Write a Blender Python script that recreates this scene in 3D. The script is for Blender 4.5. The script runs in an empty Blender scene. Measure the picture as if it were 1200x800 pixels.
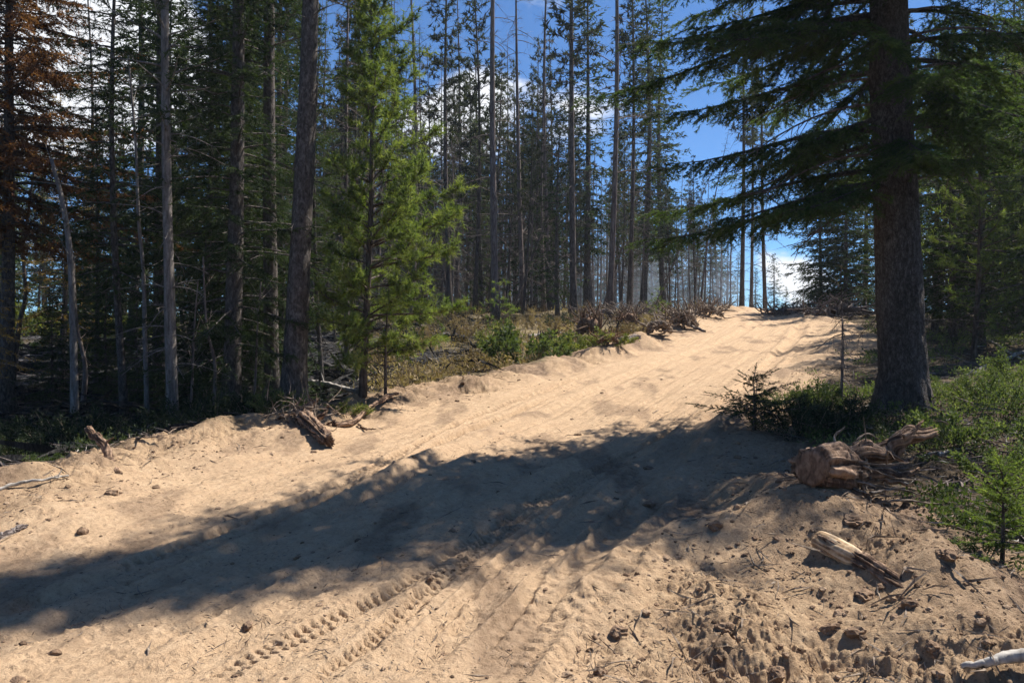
import bpy, math, random
import numpy as np
from mathutils import Vector

# ------------------------------------------------------------------ camera, sky, sun, exposure
SC = bpy.context.scene
COL = SC.collection
EYE = 1.6
F = 998.0                                   # focal length in pixels of a 1200 px wide frame

cam = bpy.data.cameras.new("camera")
cam.sensor_fit = 'HORIZONTAL'
cam.sensor_width = 36.0
cam.lens = 36.0 * F / 1200.0
cam.clip_start = 0.05
cam.clip_end = 3000.0
camo = bpy.data.objects.new("camera", cam)
camo.location = (0, 0, EYE)
camo.rotation_euler = (math.radians(90), 0, 0)
COL.objects.link(camo)
SC.camera = camo

SUN_EL = math.radians(55)
SUN_AZ = math.atan2(0.85, 0.527)            # clockwise from +Y
sun_dir = Vector((math.sin(SUN_AZ) * math.cos(SUN_EL), math.cos(SUN_AZ) * math.cos(SUN_EL), math.sin(SUN_EL)))
sl = bpy.data.lights.new("sun", 'SUN')
sl.energy = 5.0
sl.angle = math.radians(0.53)
sl.color = (1.0, 0.945, 0.86)
so = bpy.data.objects.new("sun", sl)
so.rotation_euler = (-sun_dir).to_track_quat('-Z', 'Y').to_euler()
so.location = (20, 15, 40)
COL.objects.link(so)

SC.view_settings.view_transform = 'Standard'
SC.view_settings.look = 'None'
SC.view_settings.exposure = 0.92
SC.view_settings.gamma = 1.0
SC.view_settings.use_curve_mapping = False

def pix_dir(px, py):
    v = Vector(((px - 600) / F, 1.0, (400 - py) / F)); v.normalize(); return v

W = bpy.data.worlds.new("World"); SC.world = W; W.use_nodes = True
nt = W.node_tree; nt.nodes.clear()
def N(tree, t, **kw):
    n = tree.nodes.new(t)
    for k, v in kw.items():
        if k.startswith('i_'):
            n.inputs[int(k[2:]) if k[2:].isdigit() else k[2:].replace('_', ' ')].default_value = v
        else:
            setattr(n, k, v)
    return n
def M_(tree, op, a, b=None, clamp=False):
    n = tree.nodes.new('ShaderNodeMath'); n.operation = op; n.use_clamp = clamp
    for i, v in enumerate((a, b)):
        if v is None: continue
        if isinstance(v, (int, float)): n.inputs[i].default_value = v
        else: tree.links.new(v, n.inputs[i])
    return n.outputs[0]
sky = N(nt, 'ShaderNodeTexSky', sky_type='NISHITA', sun_disc=False, sun_elevation=SUN_EL, sun_rotation=SUN_AZ,
        altitude=2600.0, air_density=1.0, dust_density=0.2, ozone_density=2.0)
tc = N(nt, 'ShaderNodeTexCoord')
mp = N(nt, 'ShaderNodeMapping'); mp.inputs['Scale'].default_value = (1, 1, 2.2)
nt.links.new(tc.outputs['Generated'], mp.inputs[0])
nz = N(nt, 'ShaderNodeTexNoise', i_Scale=5.5, i_Detail=9.0, i_Roughness=0.6, i_Distortion=0.2)
nt.links.new(mp.outputs[0], nz.inputs['Vector'])
acc = None
for (px, py, rad, amp) in ((40, 20, .16, .55), (130, 60, .10, .45), (165, 75, .07, .3), (590, 135, .085, .32), (520, 140, .07, .3), (680, 150, .06, .2),
                           (935, 335, .05, .42), (890, 300, .05, .2), (640, -15, .05, .2), (-150, 60, .2, .5), (1300, 250, .2, .3)):
    d = pix_dir(px, py)
    vd = N(nt, 'ShaderNodeVectorMath', operation='DISTANCE'); vd.inputs[1].default_value = d
    nt.links.new(tc.outputs['Generated'], vd.inputs[0])
    mr = N(nt, 'ShaderNodeMapRange', interpolation_type='SMOOTHSTEP')
    for i, v in ((1, 0.0), (2, rad * 1.5), (3, amp), (4, 0.0)): mr.inputs[i].default_value = v
    nt.links.new(vd.outputs['Value'], mr.inputs[0])
    acc = mr.outputs[0] if acc is None else M_(nt, 'ADD', acc, mr.outputs[0])
cl = M_(nt, 'ADD', nz.outputs['Fac'], acc)
cr = N(nt, 'ShaderNodeMapRange', interpolation_type='SMOOTHSTEP')
for i, v in ((1, 0.68), (2, 0.86), (3, 0.0), (4, 1.0)): cr.inputs[i].default_value = v
nt.links.new(cl, cr.inputs[0])
tintn = N(nt, 'ShaderNodeMix', data_type='RGBA', blend_type='MULTIPLY'); tintn.inputs[0].default_value = 1.0
tintn.inputs[7].default_value = (0.80, 1.20, 1.58, 1)
nt.links.new(sky.outputs[0], tintn.inputs[6])
mx = N(nt, 'ShaderNodeMix', data_type='RGBA')
mx.inputs[7].default_value = (11.5, 11.8, 12.4, 1)
nt.links.new(cr.outputs[0], mx.inputs[0]); nt.links.new(tintn.outputs[2], mx.inputs[6])
bg = N(nt, 'ShaderNodeBackground'); bg.inputs[1].default_value = 0.05
nt.links.new(mx.outputs[2], bg.inputs[0])
wo = N(nt, 'ShaderNodeOutputWorld'); nt.links.new(bg.outputs[0], wo.inputs[0])
SC.cycles.max_bounces = 5
SC.cycles.diffuse_bounces = 2
SC.cycles.glossy_bounces = 1
SC.cycles.transmission_bounces = 3
SC.cycles.transparent_max_bounces = 4
SC.cycles.caustics_reflective = False
SC.cycles.caustics_refractive = False
SC.cycles.use_adaptive_sampling = True
SC.cycles.adaptive_threshold = 0.02

# ------------------------------------------------------------------ small tools
rng = np.random.default_rng(7)

class G:
    """collects triangles and quads; build() links them as one mesh object"""
    def __init__(s): s.v = []; s.t = []; s.q = []; s.a = []; s.n = 0
    def add(s, v, tri=None, quad=None, tint=0.5):
        v = np.asarray(v, float).reshape(-1, 3)
        if tri is not None and len(tri): s.t.append(np.asarray(tri, np.int64).reshape(-1, 3) + s.n)
        if quad is not None and len(quad): s.q.append(np.asarray(quad, np.int64).reshape(-1, 4) + s.n)
        s.a.append(np.broadcast_to(np.asarray(tint, float), (len(v),)).copy())
        s.v.append(v); s.n += len(v)
    def mesh(s, name, mat, smooth=False, attrs=None):
        me = bpy.data.meshes.new(name)
        v = np.concatenate(s.v) if s.v else np.zeros((0, 3))
        t = np.concatenate(s.t) if s.t else np.zeros((0, 3), np.int64)
        q = np.concatenate(s.q) if s.q else np.zeros((0, 4), np.int64)
        me.vertices.add(len(v)); me.vertices.foreach_set('co', v.astype(np.float32).ravel())
        loops = np.concatenate([t.ravel(), q.ravel()]).astype(np.int32)
        me.loops.add(len(loops)); me.loops.foreach_set('vertex_index', loops)
        st = np.concatenate([np.arange(len(t)) * 3, len(t) * 3 + np.arange(len(q)) * 4]).astype(np.int32)
        me.polygons.add(len(st)); me.polygons.foreach_set('loop_start', st)
        me.polygons.foreach_set('use_smooth', np.full(len(st), smooth, dtype=bool))
        a = me.attributes.new('tint', 'FLOAT', 'POINT')
        a.data.foreach_set('value', (np.concatenate(s.a) if s.a else np.zeros(0)).astype(np.float32))
        for k, val in (attrs or {}).items():
            a = me.attributes.new(k, 'FLOAT', 'POINT'); a.data.foreach_set('value', val.astype(np.float32))
        me.update(calc_edges=True)
        if mat: me.materials.append(mat)
        return me
    def build(s, name, mat, parent=None, smooth=False, attrs=None):
        o = bpy.data.objects.new(name, s.mesh(name, mat, smooth, attrs)); COL.objects.link(o)
        if parent: o.parent = parent
        return o

def unit(a):
    a = np.asarray(a, float); return a / np.maximum(np.linalg.norm(a, axis=-1, keepdims=True), 1e-9)

def tube(g, pts, rad, sides=6, tint=0.5, cap=True, lump=0.0, r=None):
    pts = np.asarray(pts, float); n = len(pts); rad = np.broadcast_to(np.asarray(rad, float), (n,))
    tan = unit(np.gradient(pts, axis=0))
    ref = np.where(np.abs(tan[:, 2:3]) > 0.9, np.array([[1.0, 0, 0]]), np.array([[0, 0, 1.0]]))
    if np.ptp(ref[:, 0]) > 0: ref = np.broadcast_to(np.array([[0.3, 0.9, 0.32]]), (n, 3))
    u = unit(np.cross(tan, ref)); w = np.cross(tan, u)
    a = np.arange(sides) / sides * 2 * math.pi
    rr = rad[:, None] * np.ones((1, sides))
    if lump: rr = rr * (1 + lump * (r or rng).standard_normal((n, sides)))
    ring = pts[:, None, :] + rr[..., None] * (np.cos(a)[None, :, None] * u[:, None, :] + np.sin(a)[None, :, None] * w[:, None, :])
    v = ring.reshape(-1, 3)
    i = np.arange(n - 1)[:, None] * sides; k = np.arange(sides)[None, :]; k2 = (k + 1) % sides
    q = np.stack([i + k, i + k2, i + sides + k2, i + sides + k], -1).reshape(-1, 4)
    tri = None
    if cap:
        v = np.vstack([v, pts[0], pts[-1]]); c0 = n * sides
        k = np.arange(sides); k2 = (k + 1) % sides
        tri = np.vstack([np.stack([k2, k, np.full(sides, c0)], -1), np.stack([(n - 1) * sides + k, (n - 1) * sides + k2, np.full(sides, c0 + 1)], -1)])
    g.add(v, tri, q, tint)

def bark_tube(g, pts, rad, sides, seed, ridge=.14, tint=.5, splint=.0):
    """a log: ridged, knobbly, with ragged ends"""
    r = np.random.default_rng(seed); pts = np.asarray(pts, float); n = len(pts); rad = np.broadcast_to(np.asarray(rad, float), (n,))
    tan = unit(np.gradient(pts, axis=0)); ref = np.array([0.31, .22, .92]) if abs(tan[0, 2]) < .8 else np.array([1., 0, 0])
    u = unit(np.cross(tan, ref)); w = np.cross(tan, u); a = np.arange(sides) / sides * 2 * math.pi
    L = np.concatenate([[0], np.cumsum(np.linalg.norm(np.diff(pts, axis=0), axis=1))]); A, S = np.meshgrid(a, L); R0 = max(rad)
    ca, sa = np.cos(A), np.sin(A)
    f = fbm(ca * 3.1 + S / R0 * .25 + 40, sa * 3.1 + 20, seed, 3) * 1.1 + fbm(ca * 1.2 + S / R0 * .5, sa * 1.2 + S / R0 * .35, seed + 9, 3) * 1.3 + fbm(ca * 6 + S / R0 * 1.2, sa * 6 - S / R0, seed + 19, 2) * .5
    fib = fbm(ca * 9 + S / R0 * .12, sa * 9 - S / R0 * .1, seed + 29, 3, .7); f = f + .8 * fib
    rr = rad[:, None] * (1 + ridge * f)
    tint = np.append((.5 + .9 * fib + .35 * fbm(ca * 2 + S / R0 * .6, sa * 2, seed + 31, 3)).ravel(), [.35, .35])
    ring = pts[:, None, :] + rr[..., None] * (ca[..., None] * u[:, None, :] + sa[..., None] * w[:, None, :])
    if splint:
        ring[-1] += tan[-1] * (r.uniform(-.2, 1, (sides, 1)) * splint); ring[0] -= tan[0] * (r.uniform(-.2, 1, (sides, 1)) * splint)
    v = np.vstack([ring.reshape(-1, 3), pts[0] + tan[0] * rad[0] * .25, pts[-1] - tan[-1] * rad[-1] * .25]); c0 = n * sides
    i = np.arange(n - 1)[:, None] * sides; k = np.arange(sides)[None, :]; k2 = (k + 1) % sides
    q = np.stack([i + k, i + k2, i + sides + k2, i + sides + k], -1).reshape(-1, 4); k = np.arange(sides); k2 = (k + 1) % sides
    tri = np.vstack([np.stack([k2, k, np.full(sides, c0)], -1), np.stack([(n - 1) * sides + k, (n - 1) * sides + k2, np.full(sides, c0 + 1)], -1)])
    g.add(v, tri, q, tint)

def curve(ctrl, n=10):
    """Catmull-Rom through the control points"""
    c = np.asarray(ctrl, float); c = np.vstack([2 * c[0] - c[1], c, 2 * c[-1] - c[-2]])
    out = []
    m = len(c) - 3
    for t in np.linspace(0, m - 1e-6, n):
        i = int(t); f = t - i; p0, p1, p2, p3 = c[i:i + 4]
        out.append(.5 * (2 * p1 + (p2 - p0) * f + (2 * p0 - 5 * p1 + 4 * p2 - p3) * f * f + (3 * p1 - p0 - 3 * p2 + p3) * f ** 3))
    return np.array(out)

def blades(g, P, D, L, Wd, r, tint=0.5, leaf=False):
    n = len(P)
    if n == 0: return
    D = unit(D); side = unit(np.cross(D, r.standard_normal((n, 3))))
    L = np.broadcast_to(np.asarray(L, float), (n,))[:, None]; Wd = np.broadcast_to(np.asarray(Wd, float), (n,))[:, None]
    tint = np.broadcast_to(np.asarray(tint, float), (n,))
    if leaf:
        v = np.stack([P, P + D * L * .45 + side * Wd * .5, P + D * L, P + D * L * .45 - side * Wd * .5], 1).reshape(-1, 3)
        g.add(v, None, np.arange(4 * n).reshape(-1, 4), np.repeat(tint, 4))
    else:
        v = np.stack([P - side * Wd * .5, P + side * Wd * .5, P + D * L], 1).reshape(-1, 3)
        g.add(v, np.arange(3 * n).reshape(-1, 3), None, np.repeat(tint, 3))

def ribbons(g, A, B, wa, wb, r, tint=0.5):
    """thin three-sided twigs from A to B"""
    n = len(A)
    if n == 0: return
    D = unit(B - A); u = unit(np.cross(D, r.standard_normal((n, 3)))); w = np.cross(D, u)
    wa = np.broadcast_to(np.asarray(wa, float), (n,))[:, None]
    vs = []
    for k in range(3):
        a = k * 2.0944; vs.append(A + (u * math.cos(a) + w * math.sin(a)) * wa)
    vs.append(B)
    v = np.stack(vs, 1).reshape(-1, 3); b = np.arange(n)[:, None] * 4
    tri = np.concatenate([b + np.array([[0, 1, 3]]), b + np.array([[1, 2, 3]]), b + np.array([[2, 0, 3]])])
    g.add(v, tri, None, tint)

# lattice noise
def _h(ix, iy, seed):
    x = (ix.astype(np.int64) * 374761393 + iy.astype(np.int64) * 668265263 + seed * 1442695041) & 0x7fffffff
    x = ((x ^ (x >> 13)) * 1274126177) & 0x7fffffff
    return ((x ^ (x >> 16)) & 0xffff) / 65535.0
def vnoise(x, y, seed=0):
    ix = np.floor(x); iy = np.floor(y); fx = x - ix; fy = y - iy
    fx = fx * fx * fx * (fx * (fx * 6 - 15) + 10); fy = fy * fy * fy * (fy * (fy * 6 - 15) + 10)
    a = _h(ix, iy, seed); b = _h(ix + 1, iy, seed); c = _h(ix, iy + 1, seed); d = _h(ix + 1, iy + 1, seed)
    return (a + (b - a) * fx) * (1 - fy) + (c + (d - c) * fx) * fy - 0.5
def fbm(x, y, seed=0, oct=4, gain=.5):
    s = 0; a = 1
    for i in range(oct):
        s = s + a * vnoise(x * 2 ** i + 17.3 * i, y * 2 ** i - 9.1 * i, seed + i); a *= gain
    return s
def clodnoise(x, y, seed, dens=0.6):
    """rounded lumps: one possible lump per cell"""
    ix = np.floor(x); iy = np.floor(y); out = np.zeros_like(x)
    for dx in (-1, 0, 1):
        for dy in (-1, 0, 1):
            cx = ix + dx; cy = iy + dy
            px = cx + .5 + (_h(cx, cy, seed) - .5) * .9; py = cy + .5 + (_h(cx, cy, seed + 5) - .5) * .9
            rr = .18 + .42 * _h(cx, cy, seed + 9) ** 2; on = _h(cx, cy, seed + 13) < dens
            d2 = ((x - px) ** 2 + (y - py) ** 2) / rr ** 2
            out = np.maximum(out, np.where(on & (d2 < 1), rr * np.sqrt(np.maximum(1 - d2, 0)), 0))
    return out
def sstep(a, b, x):
    t = np.clip((x - a) / (b - a), 0, 1); return t * t * (3 - 2 * t)

# ------------------------------------------------------------------ terrain height
def P3(px, py, d): return ((px - 600) / F * d, d, EYE + (400 - py) / F * d)
CP = [P3(*a) for a in (
    (0, 800, 4.0), (600, 800, 3.9), (1200, 800, 4.05), (300, 730, 4.7), (0, 700, 5.3), (600, 680, 5.2), (900, 700, 4.9), (1170, 690, 5.0),
    (600, 550, 8.0), (300, 590, 7.4), (0, 595, 7.4), (800, 600, 6.7), (1000, 560, 7.4), (1150, 560, 7.3),
    (600, 445, 16.), (450, 475, 13.2), (750, 500, 10.8), (900, 480, 11.2), (1060, 467, 10.), (1180, 470, 10.3),
    (340, 487, 13.), (200, 497, 12.), (0, 495, 12.), (-250, 500, 12.), (1500, 470, 10.5), (1500, 620, 6.),
    (720, 412, 21.), (900, 402, 21.5), (1050, 400, 19.), (1200, 405, 17.),
    (50, 402, 28.), (50, 378, 45.), (-300, 400, 28.), (-300, 375, 45.), (300, 405, 26.), (400, 372, 40.), (530, 385, 28.),
    (620, 361, 37.), (820, 366, 33.), (950, 366, 33.), (1100, 372, 30.), (1400, 375, 28.))]
CP += [(x, 60, 3.05) for x in (-60, -25, 0, 25, 60)] + [(x, 100, 2.6) for x in (-90, -40, 0, 40, 90)]
CP += [(-8, 0, -.1), (0, 0, -.35), (8, 0, -.1), (0, -20, -2.2), (-25, -15, -1.5), (25, -15, -1.3), (-45, 20, .9), (45, 20, 1.6)]
CP = np.array(CP)
def _phi(r2): return np.where(r2 > 1e-12, .5 * r2 * np.log(np.maximum(r2, 1e-12)), 0)
_n = len(CP)
_A = np.zeros((_n + 3, _n + 3))
_A[:_n, :_n] = _phi(((CP[:, None, :2] - CP[None, :, :2]) ** 2).sum(-1)) + 3.0 * np.eye(_n)
_A[:_n, _n] = 1; _A[:_n, _n + 1:] = CP[:, :2]; _A[_n:, :_n] = _A[:_n, _n:].T
_w = np.linalg.solve(_A, np.concatenate([CP[:, 2], np.zeros(3)]))
def base_h(x, y):
    x = np.asarray(x, float); y = np.asarray(y, float)
    r = np.hypot(x, y); k = np.minimum(1, 100 / np.maximum(r, 1e-6)); xx = x * k; yy = y * k
    s = _w[_n] + _w[_n + 1] * xx + _w[_n + 2] * yy
    for i in range(_n):
        s = s + _w[i] * _phi((xx - CP[i, 0]) ** 2 + (yy - CP[i, 1]) ** 2)
    return s
LEFT = np.array([(-5.2, -30), (-5.1, 3), (-4.9, 7.5), (-3.95, 11), (-2.4, 13.6), (-.3, 16.3), (2.3, 21), (7.6, 33), (14, 48), (30, 90)], float)
RIGHT = np.array([(4.6, -30), (3.9, 2), (3.2, 4.6), (3.15, 6.0), (2.75, 7.3), (3.0, 9), (3.7, 11.5), (5.5, 14.5), (7.9, 18), (10.2, 25), (11.6, 31), (19, 46), (38, 90)], float)
RSM = np.array([(.0, -30), (.1, 2), (.55, 4.2), (1.2, 5.6), (1.9, 7.3), (2.6, 9), (3.4, 11.5), (5.2, 14.5), (7.6, 18), (9.8, 25), (11.2, 31), (18.6, 46), (37, 90)], float)
def sdist(poly, x, y):
    """distance to the line, positive on its left side"""
    best = np.full(np.shape(x), 1e9); sg = np.zeros(np.shape(x))
    for a, b in zip(poly[:-1], poly[1:]):
        d = b - a; L2 = d @ d
        t = np.clip(((x - a[0]) * d[0] + (y - a[1]) * d[1]) / L2, 0, 1)
        qx = x - a[0] - t * d[0]; qy = y - a[1] - t * d[1]; dd = np.hypot(qx, qy)
        c = d[0] * (y - a[1]) - d[1] * (x - a[0])
        m = dd < best - 1e-9; best = np.where(m, dd, best); sg = np.where(m, np.sign(c), sg)
    return best * sg
MOUNDS = []                                  # (x, y, radius, height), filled below
def macro(x, y):
    x = np.asarray(x, float); y = np.asarray(y, float)
    sl_ = sdist(LEFT, x, y); sr_ = -sdist(RIGHT, x, y)
    wob = fbm(x * .9, y * .9, 3, 3)
    near = 1 - sstep(25, 45, np.hypot(x, y)) * .6
    h = base_h(x, y)
    h = h + near * (.20 + .22 * wob) * np.exp(-((sl_ + .15 + .5 * wob) / .55) ** 2)        # left berm
    h = h - near * .22 * sstep(.3, 1.6, sl_) * (1 - sstep(6, 14, sl_))
    h = h + near * (.10 + .16 * wob) * np.exp(-((sr_ + .5 + .4 * wob) / .6) ** 2)        # right berm
    h = h - .05 * np.exp(-((np.minimum(-sl_, -sr_) - 2.2) / 1.2) ** 2)
    for mx_, my_, mr_, mh_ in MOUNDS:
        h = h + mh_ * np.exp(-((x - mx_) ** 2 + (y - my_) ** 2) / mr_ ** 2) * (1 + .8 * wob)
    off = np.maximum(sl_, sr_)
    h = h + .12 * fbm(x * .5, y * .5, 21, 3) * sstep(.5, 2.5, off)
    return h
def H1(x, y): return float(macro(np.array([x]), np.array([y]))[0])
def hit(px, py, d0=2.5, d1=70):
    """where the ray through a photo pixel meets the ground"""
    d = np.geomspace(d0, d1, 500); x = (px - 600) / F * d; z = EYE + (400 - py) / F * d
    f = z - macro(x, d); i = np.argmax(f < 0)
    if f[i] >= 0: i = len(d) - 1
    return np.array([x[i], d[i], macro(x[i:i + 1], d[i:i + 1])[0]])
for (px, py, rad, hh) in ((1015, 622, .5, .10), (690, 700, .3, .07), (745, 665, .3, .10), (800, 640, .35, .14), (865, 630, .35, .13), (950, 606, .4, .13), (1085, 665, .5, .12), (930, 660, .5, .06), (700, 700, .35, .04),
                          (340, 512, .6, .12), (250, 535, .5, .08), (60, 600, .7, .10)):
    p = hit(px, py); MOUNDS.append((p[0], p[1], rad, hh))

def TR(pxs, n=60):
    """a wheel track through photo points, on the ground"""
    return curve([hit(*p)[:2] for p in pxs], n)
TRACKS = [  # (path, half width, depth of the rut, lug spacing, lug depth)
    (TR([(110, 680), (270, 620), (430, 552), (560, 488), (690, 440)], 90), .085, .030, .10, .060),
    (TR([(95, 708), (260, 640), (420, 567), (560, 500), (690, 448)], 90), .07, .024, .10, .050),
    (TR([(357, 812), (460, 730), (544, 662), (640, 590), (740, 530), (850, 470)], 90), .070, .022, .062, .050),
    (TR([(235, 812), (286, 779), (390, 728), (490, 680), (580, 620), (690, 545)], 90), .085, .018, .066, .048),
    (TR([(425, 815), (520, 725), (610, 645), (700, 565)], 60), .05, .026, .3, .0),
    (TR([(505, 815), (590, 730), (670, 645), (760, 560)], 60), .05, .028, .3, .0),
    (TR([(100, 812), (250, 720), (420, 630), (560, 560)], 60), .06, .024, .3, .0),
    (TR([(560, 812), (620, 730), (680, 665), (760, 590), (830, 520)]), .16, .045, .11, .014),
    (TR([(610, 812), (665, 730), (715, 675), (790, 600)]), .10, .030, .1, .016),
    (TR([(660, 820), (700, 750), (735, 700)]), .13, .042, .12, .016),
    (TR([(180, 812), (330, 720), (480, 625), (640, 540), (800, 470)]), .2, .030, .3, .0),
    (TR([(0, 760), (200, 690), (400, 600), (560, 520), (740, 440), (860, 395), (900, 370)]), .20, .038, .3, .0),
    (TR([(-40, 735), (180, 665), (380, 585), (540, 510), (700, 440)]), .14, .034, .3, .0),
    (TR([(480, 812), (580, 715), (680, 620), (800, 520), (900, 430), (940, 380)]), .2, .042, .3, .0)]
def detail(x, y, want):
    """small relief of the near ground; returns height, roughness mask"""
    sl_ = sdist(LEFT, x, y); sr_ = -sdist(RIGHT, x, y); ss = -sdist(RSM, x, y)
    wob = fbm(x * 1.3, y * 1.3, 41, 3)
    rl = sstep(-1.15, -.35, sl_ + wob * .6); rr = sstep(-.35, .5, ss + wob * .7)
    rough = np.clip(np.maximum(rl, rr), 0, 1)
    h = .011 * fbm(x * 6, y * 6, 51, 4) + .007 * fbm(x * 24, y * 24, 53, 3, .6) + .02 * fbm(x * 1.5, y * 1.5, 52, 2)
    h = h - .016 * clodnoise(x * 17, y * 17, 55, .22) * (vnoise(x * 1.3, y * 1.3, 56) > -.05)
    # long drag streaks along the road
    ang = math.radians(25); u = x * math.cos(ang) - y * math.sin(ang); v = x * math.sin(ang) + y * math.cos(ang)
    h = h + (1 - rough) * (.032 * fbm(u * 4.5, v * .3, 61, 3) + .022 * fbm(u * 13, v * .5, 64, 3))
    nr_ = np.hypot(x, y) < 30
    m = (rough > .02) & nr_; a = x[m]; b = y[m]
    h[m] += rough[m] * .085 * fbm(a * 1.6, b * 1.6, 73, 2) + rough[m] * (.45 + 1.0 * sstep(-.25, .35, fbm(a * 1.7, b * 1.7, 75, 3))) * (.085 * fbm(a * 2.4, b * 2.4, 71, 4, .55) + .03 * clodnoise(a * 4.0, b * 4.0, 81, .4) + .03 * clodnoise(a * 9, b * 9, 91, .45) + .03 * fbm(a * 9, b * 9, 95, 4, .65) - .04 * np.abs(fbm(a * 3.5, b * 3.5, 97, 3, .6))
                     + .035 * clodnoise(a * 19, b * 19, 101, .5) + .03 * clodnoise(a * 33, b * 33, 105, .5) - .02)
    m = (rough < .98) & nr_; a = x[m]; b = y[m]
    h[m] += (1 - rough[m]) * (.022 * clodnoise(a * 14, b * 14, 111, .13) + .022 * clodnoise(a * 27, b * 27, 121, .16))
    for path, wd, dp, sp, ld in TRACKS:
        m = (x > path[:, 0].min() - 1) & (x < path[:, 0].max() + 1) & (y > path[:, 1].min() - 1) & (y < path[:, 1].max() + 1)
        xm = x[m]; ym = y[m]
        if not len(xm): continue
        best = np.full(xm.shape, 9.0); al = np.zeros(xm.shape); sgn = np.zeros(xm.shape)
        L = np.concatenate([[0], np.cumsum(np.hypot(*np.diff(path, axis=0).T))])
        for k in range(len(path) - 1):
            a = path[k]; d = path[k + 1] - a; L2 = d @ d
            t = np.clip(((xm - a[0]) * d[0] + (ym - a[1]) * d[1]) / L2, 0, 1)
            qx = xm - a[0] - t * d[0]; qy = ym - a[1] - t * d[1]; dd = np.hypot(qx, qy); mm = dd < best
            best = np.where(mm, dd, best); al = np.where(mm, L[k] + t * math.sqrt(L2), al)
            sgn = np.where(mm, np.sign(d[0] * qy - d[1] * qx), sgn)
        fade = sstep(-.35, .15, fbm(al * .7, al * 0 + wd * 50, 131, 2) + (.85 if ld > .043 else .22)) * sstep(0, .5, al) * sstep(0, .5, L[-1] - al)
        b2 = best + .02 * fbm(xm * 9, ym * 9, 141, 2)
        cut = -dp * np.exp(-(b2 / (wd * .8)) ** 4) + dp * .7 * np.exp(-((b2 - wd * 1.25) / (wd * .4)) ** 2)
        ph = al / sp + .25 * (sgn > 0) * 2 + .10 * best / wd + .3 * fbm(al * 2.5, sgn * 3., 151, 2)
        row = np.exp(-((b2 - wd * .5) / (wd * .36)) ** 4)
        lug = sstep(.15, .38, np.sin(2 * math.pi * ph)) * row
        keep = (.65 + .35 * _h(np.floor(ph), sgn, 161)) * (_h(np.floor(ph), sgn, 163) > .07)
        h[m] += fade * (cut - ld * lug * keep) * (1 - .5 * rough[m])
    return h, rough

# ------------------------------------------------------------------ materials
def newmat(name):
    m = bpy.data.materials.new(name); m.use_nodes = True; t = m.node_tree; t.nodes.clear()
    out = t.nodes.new('ShaderNodeOutputMaterial'); return m, t, out
def ramp(t, fac, stops):
    r = t.nodes.new('ShaderNodeValToRGB'); e = r.color_ramp.elements
    while len(e) < len(stops): e.new(.5)
    for el, (p, c) in zip(e, stops): el.position = p; el.color = (*c, 1)
    t.links.new(fac, r.inputs[0]); return r.outputs[0]
def noise(t, scale, detail=4, rough=.55, vec=None, dist=0):
    n = t.nodes.new('ShaderNodeTexNoise'); n.inputs['Scale'].default_value = scale; n.inputs['Detail'].default_value = detail
    n.inputs['Roughness'].default_value = rough; n.inputs['Distortion'].default_value = dist
    if vec is not None: t.links.new(vec, n.inputs['Vector'])
    return n.outputs['Fac']
def mixc(t, fac, a, b, blend='MIX'):
    n = t.nodes.new('ShaderNodeMix'); n.data_type = 'RGBA'; n.blend_type = blend
    for i, v in ((0, fac), (6, a), (7, b)):
        if isinstance(v, (int, float)): n.inputs[i].default_value = v
        elif isinstance(v, tuple): n.inputs[i].default_value = (*v, 1)
        else: t.links.new(v, n.inputs[i])
    return n.outputs[2]
def attr(t, name):
    n = t.nodes.new('ShaderNodeAttribute'); n.attribute_name = name; return n.outputs['Fac']
def geo_pos(t):
    n = t.nodes.new('ShaderNodeNewGeometry'); return n.outputs['Position']
def obj_pos(t, scale=(1, 1, 1)):
    n = t.nodes.new('ShaderNodeTexCoord'); m = t.nodes.new('ShaderNodeMapping'); m.inputs['Scale'].default_value = scale
    t.links.new(n.outputs['Object'], m.inputs[0]); return m.outputs[0]
def bump(t, h, strength=.5, dist=.01):
    b = t.nodes.new('ShaderNodeBump'); b.inputs['Strength'].default_value = strength; b.inputs['Distance'].default_value = dist
    t.links.new(h, b.inputs['Height']); return b.outputs[0]
def princ(t, out, col, rough=.9, normal=None, spec=.2):
    p = t.nodes.new('ShaderNodeBsdfPrincipled')
    if isinstance(col, tuple): p.inputs['Base Color'].default_value = (*col, 1)
    else: t.links.new(col, p.inputs['Base Color'])
    p.inputs['Roughness'].default_value = rough; p.inputs['Specular IOR Level'].default_value = spec
    if normal is not None: t.links.new(normal, p.inputs['Normal'])
    t.links.new(p.outputs[0], out.inputs[0]); return p

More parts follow.
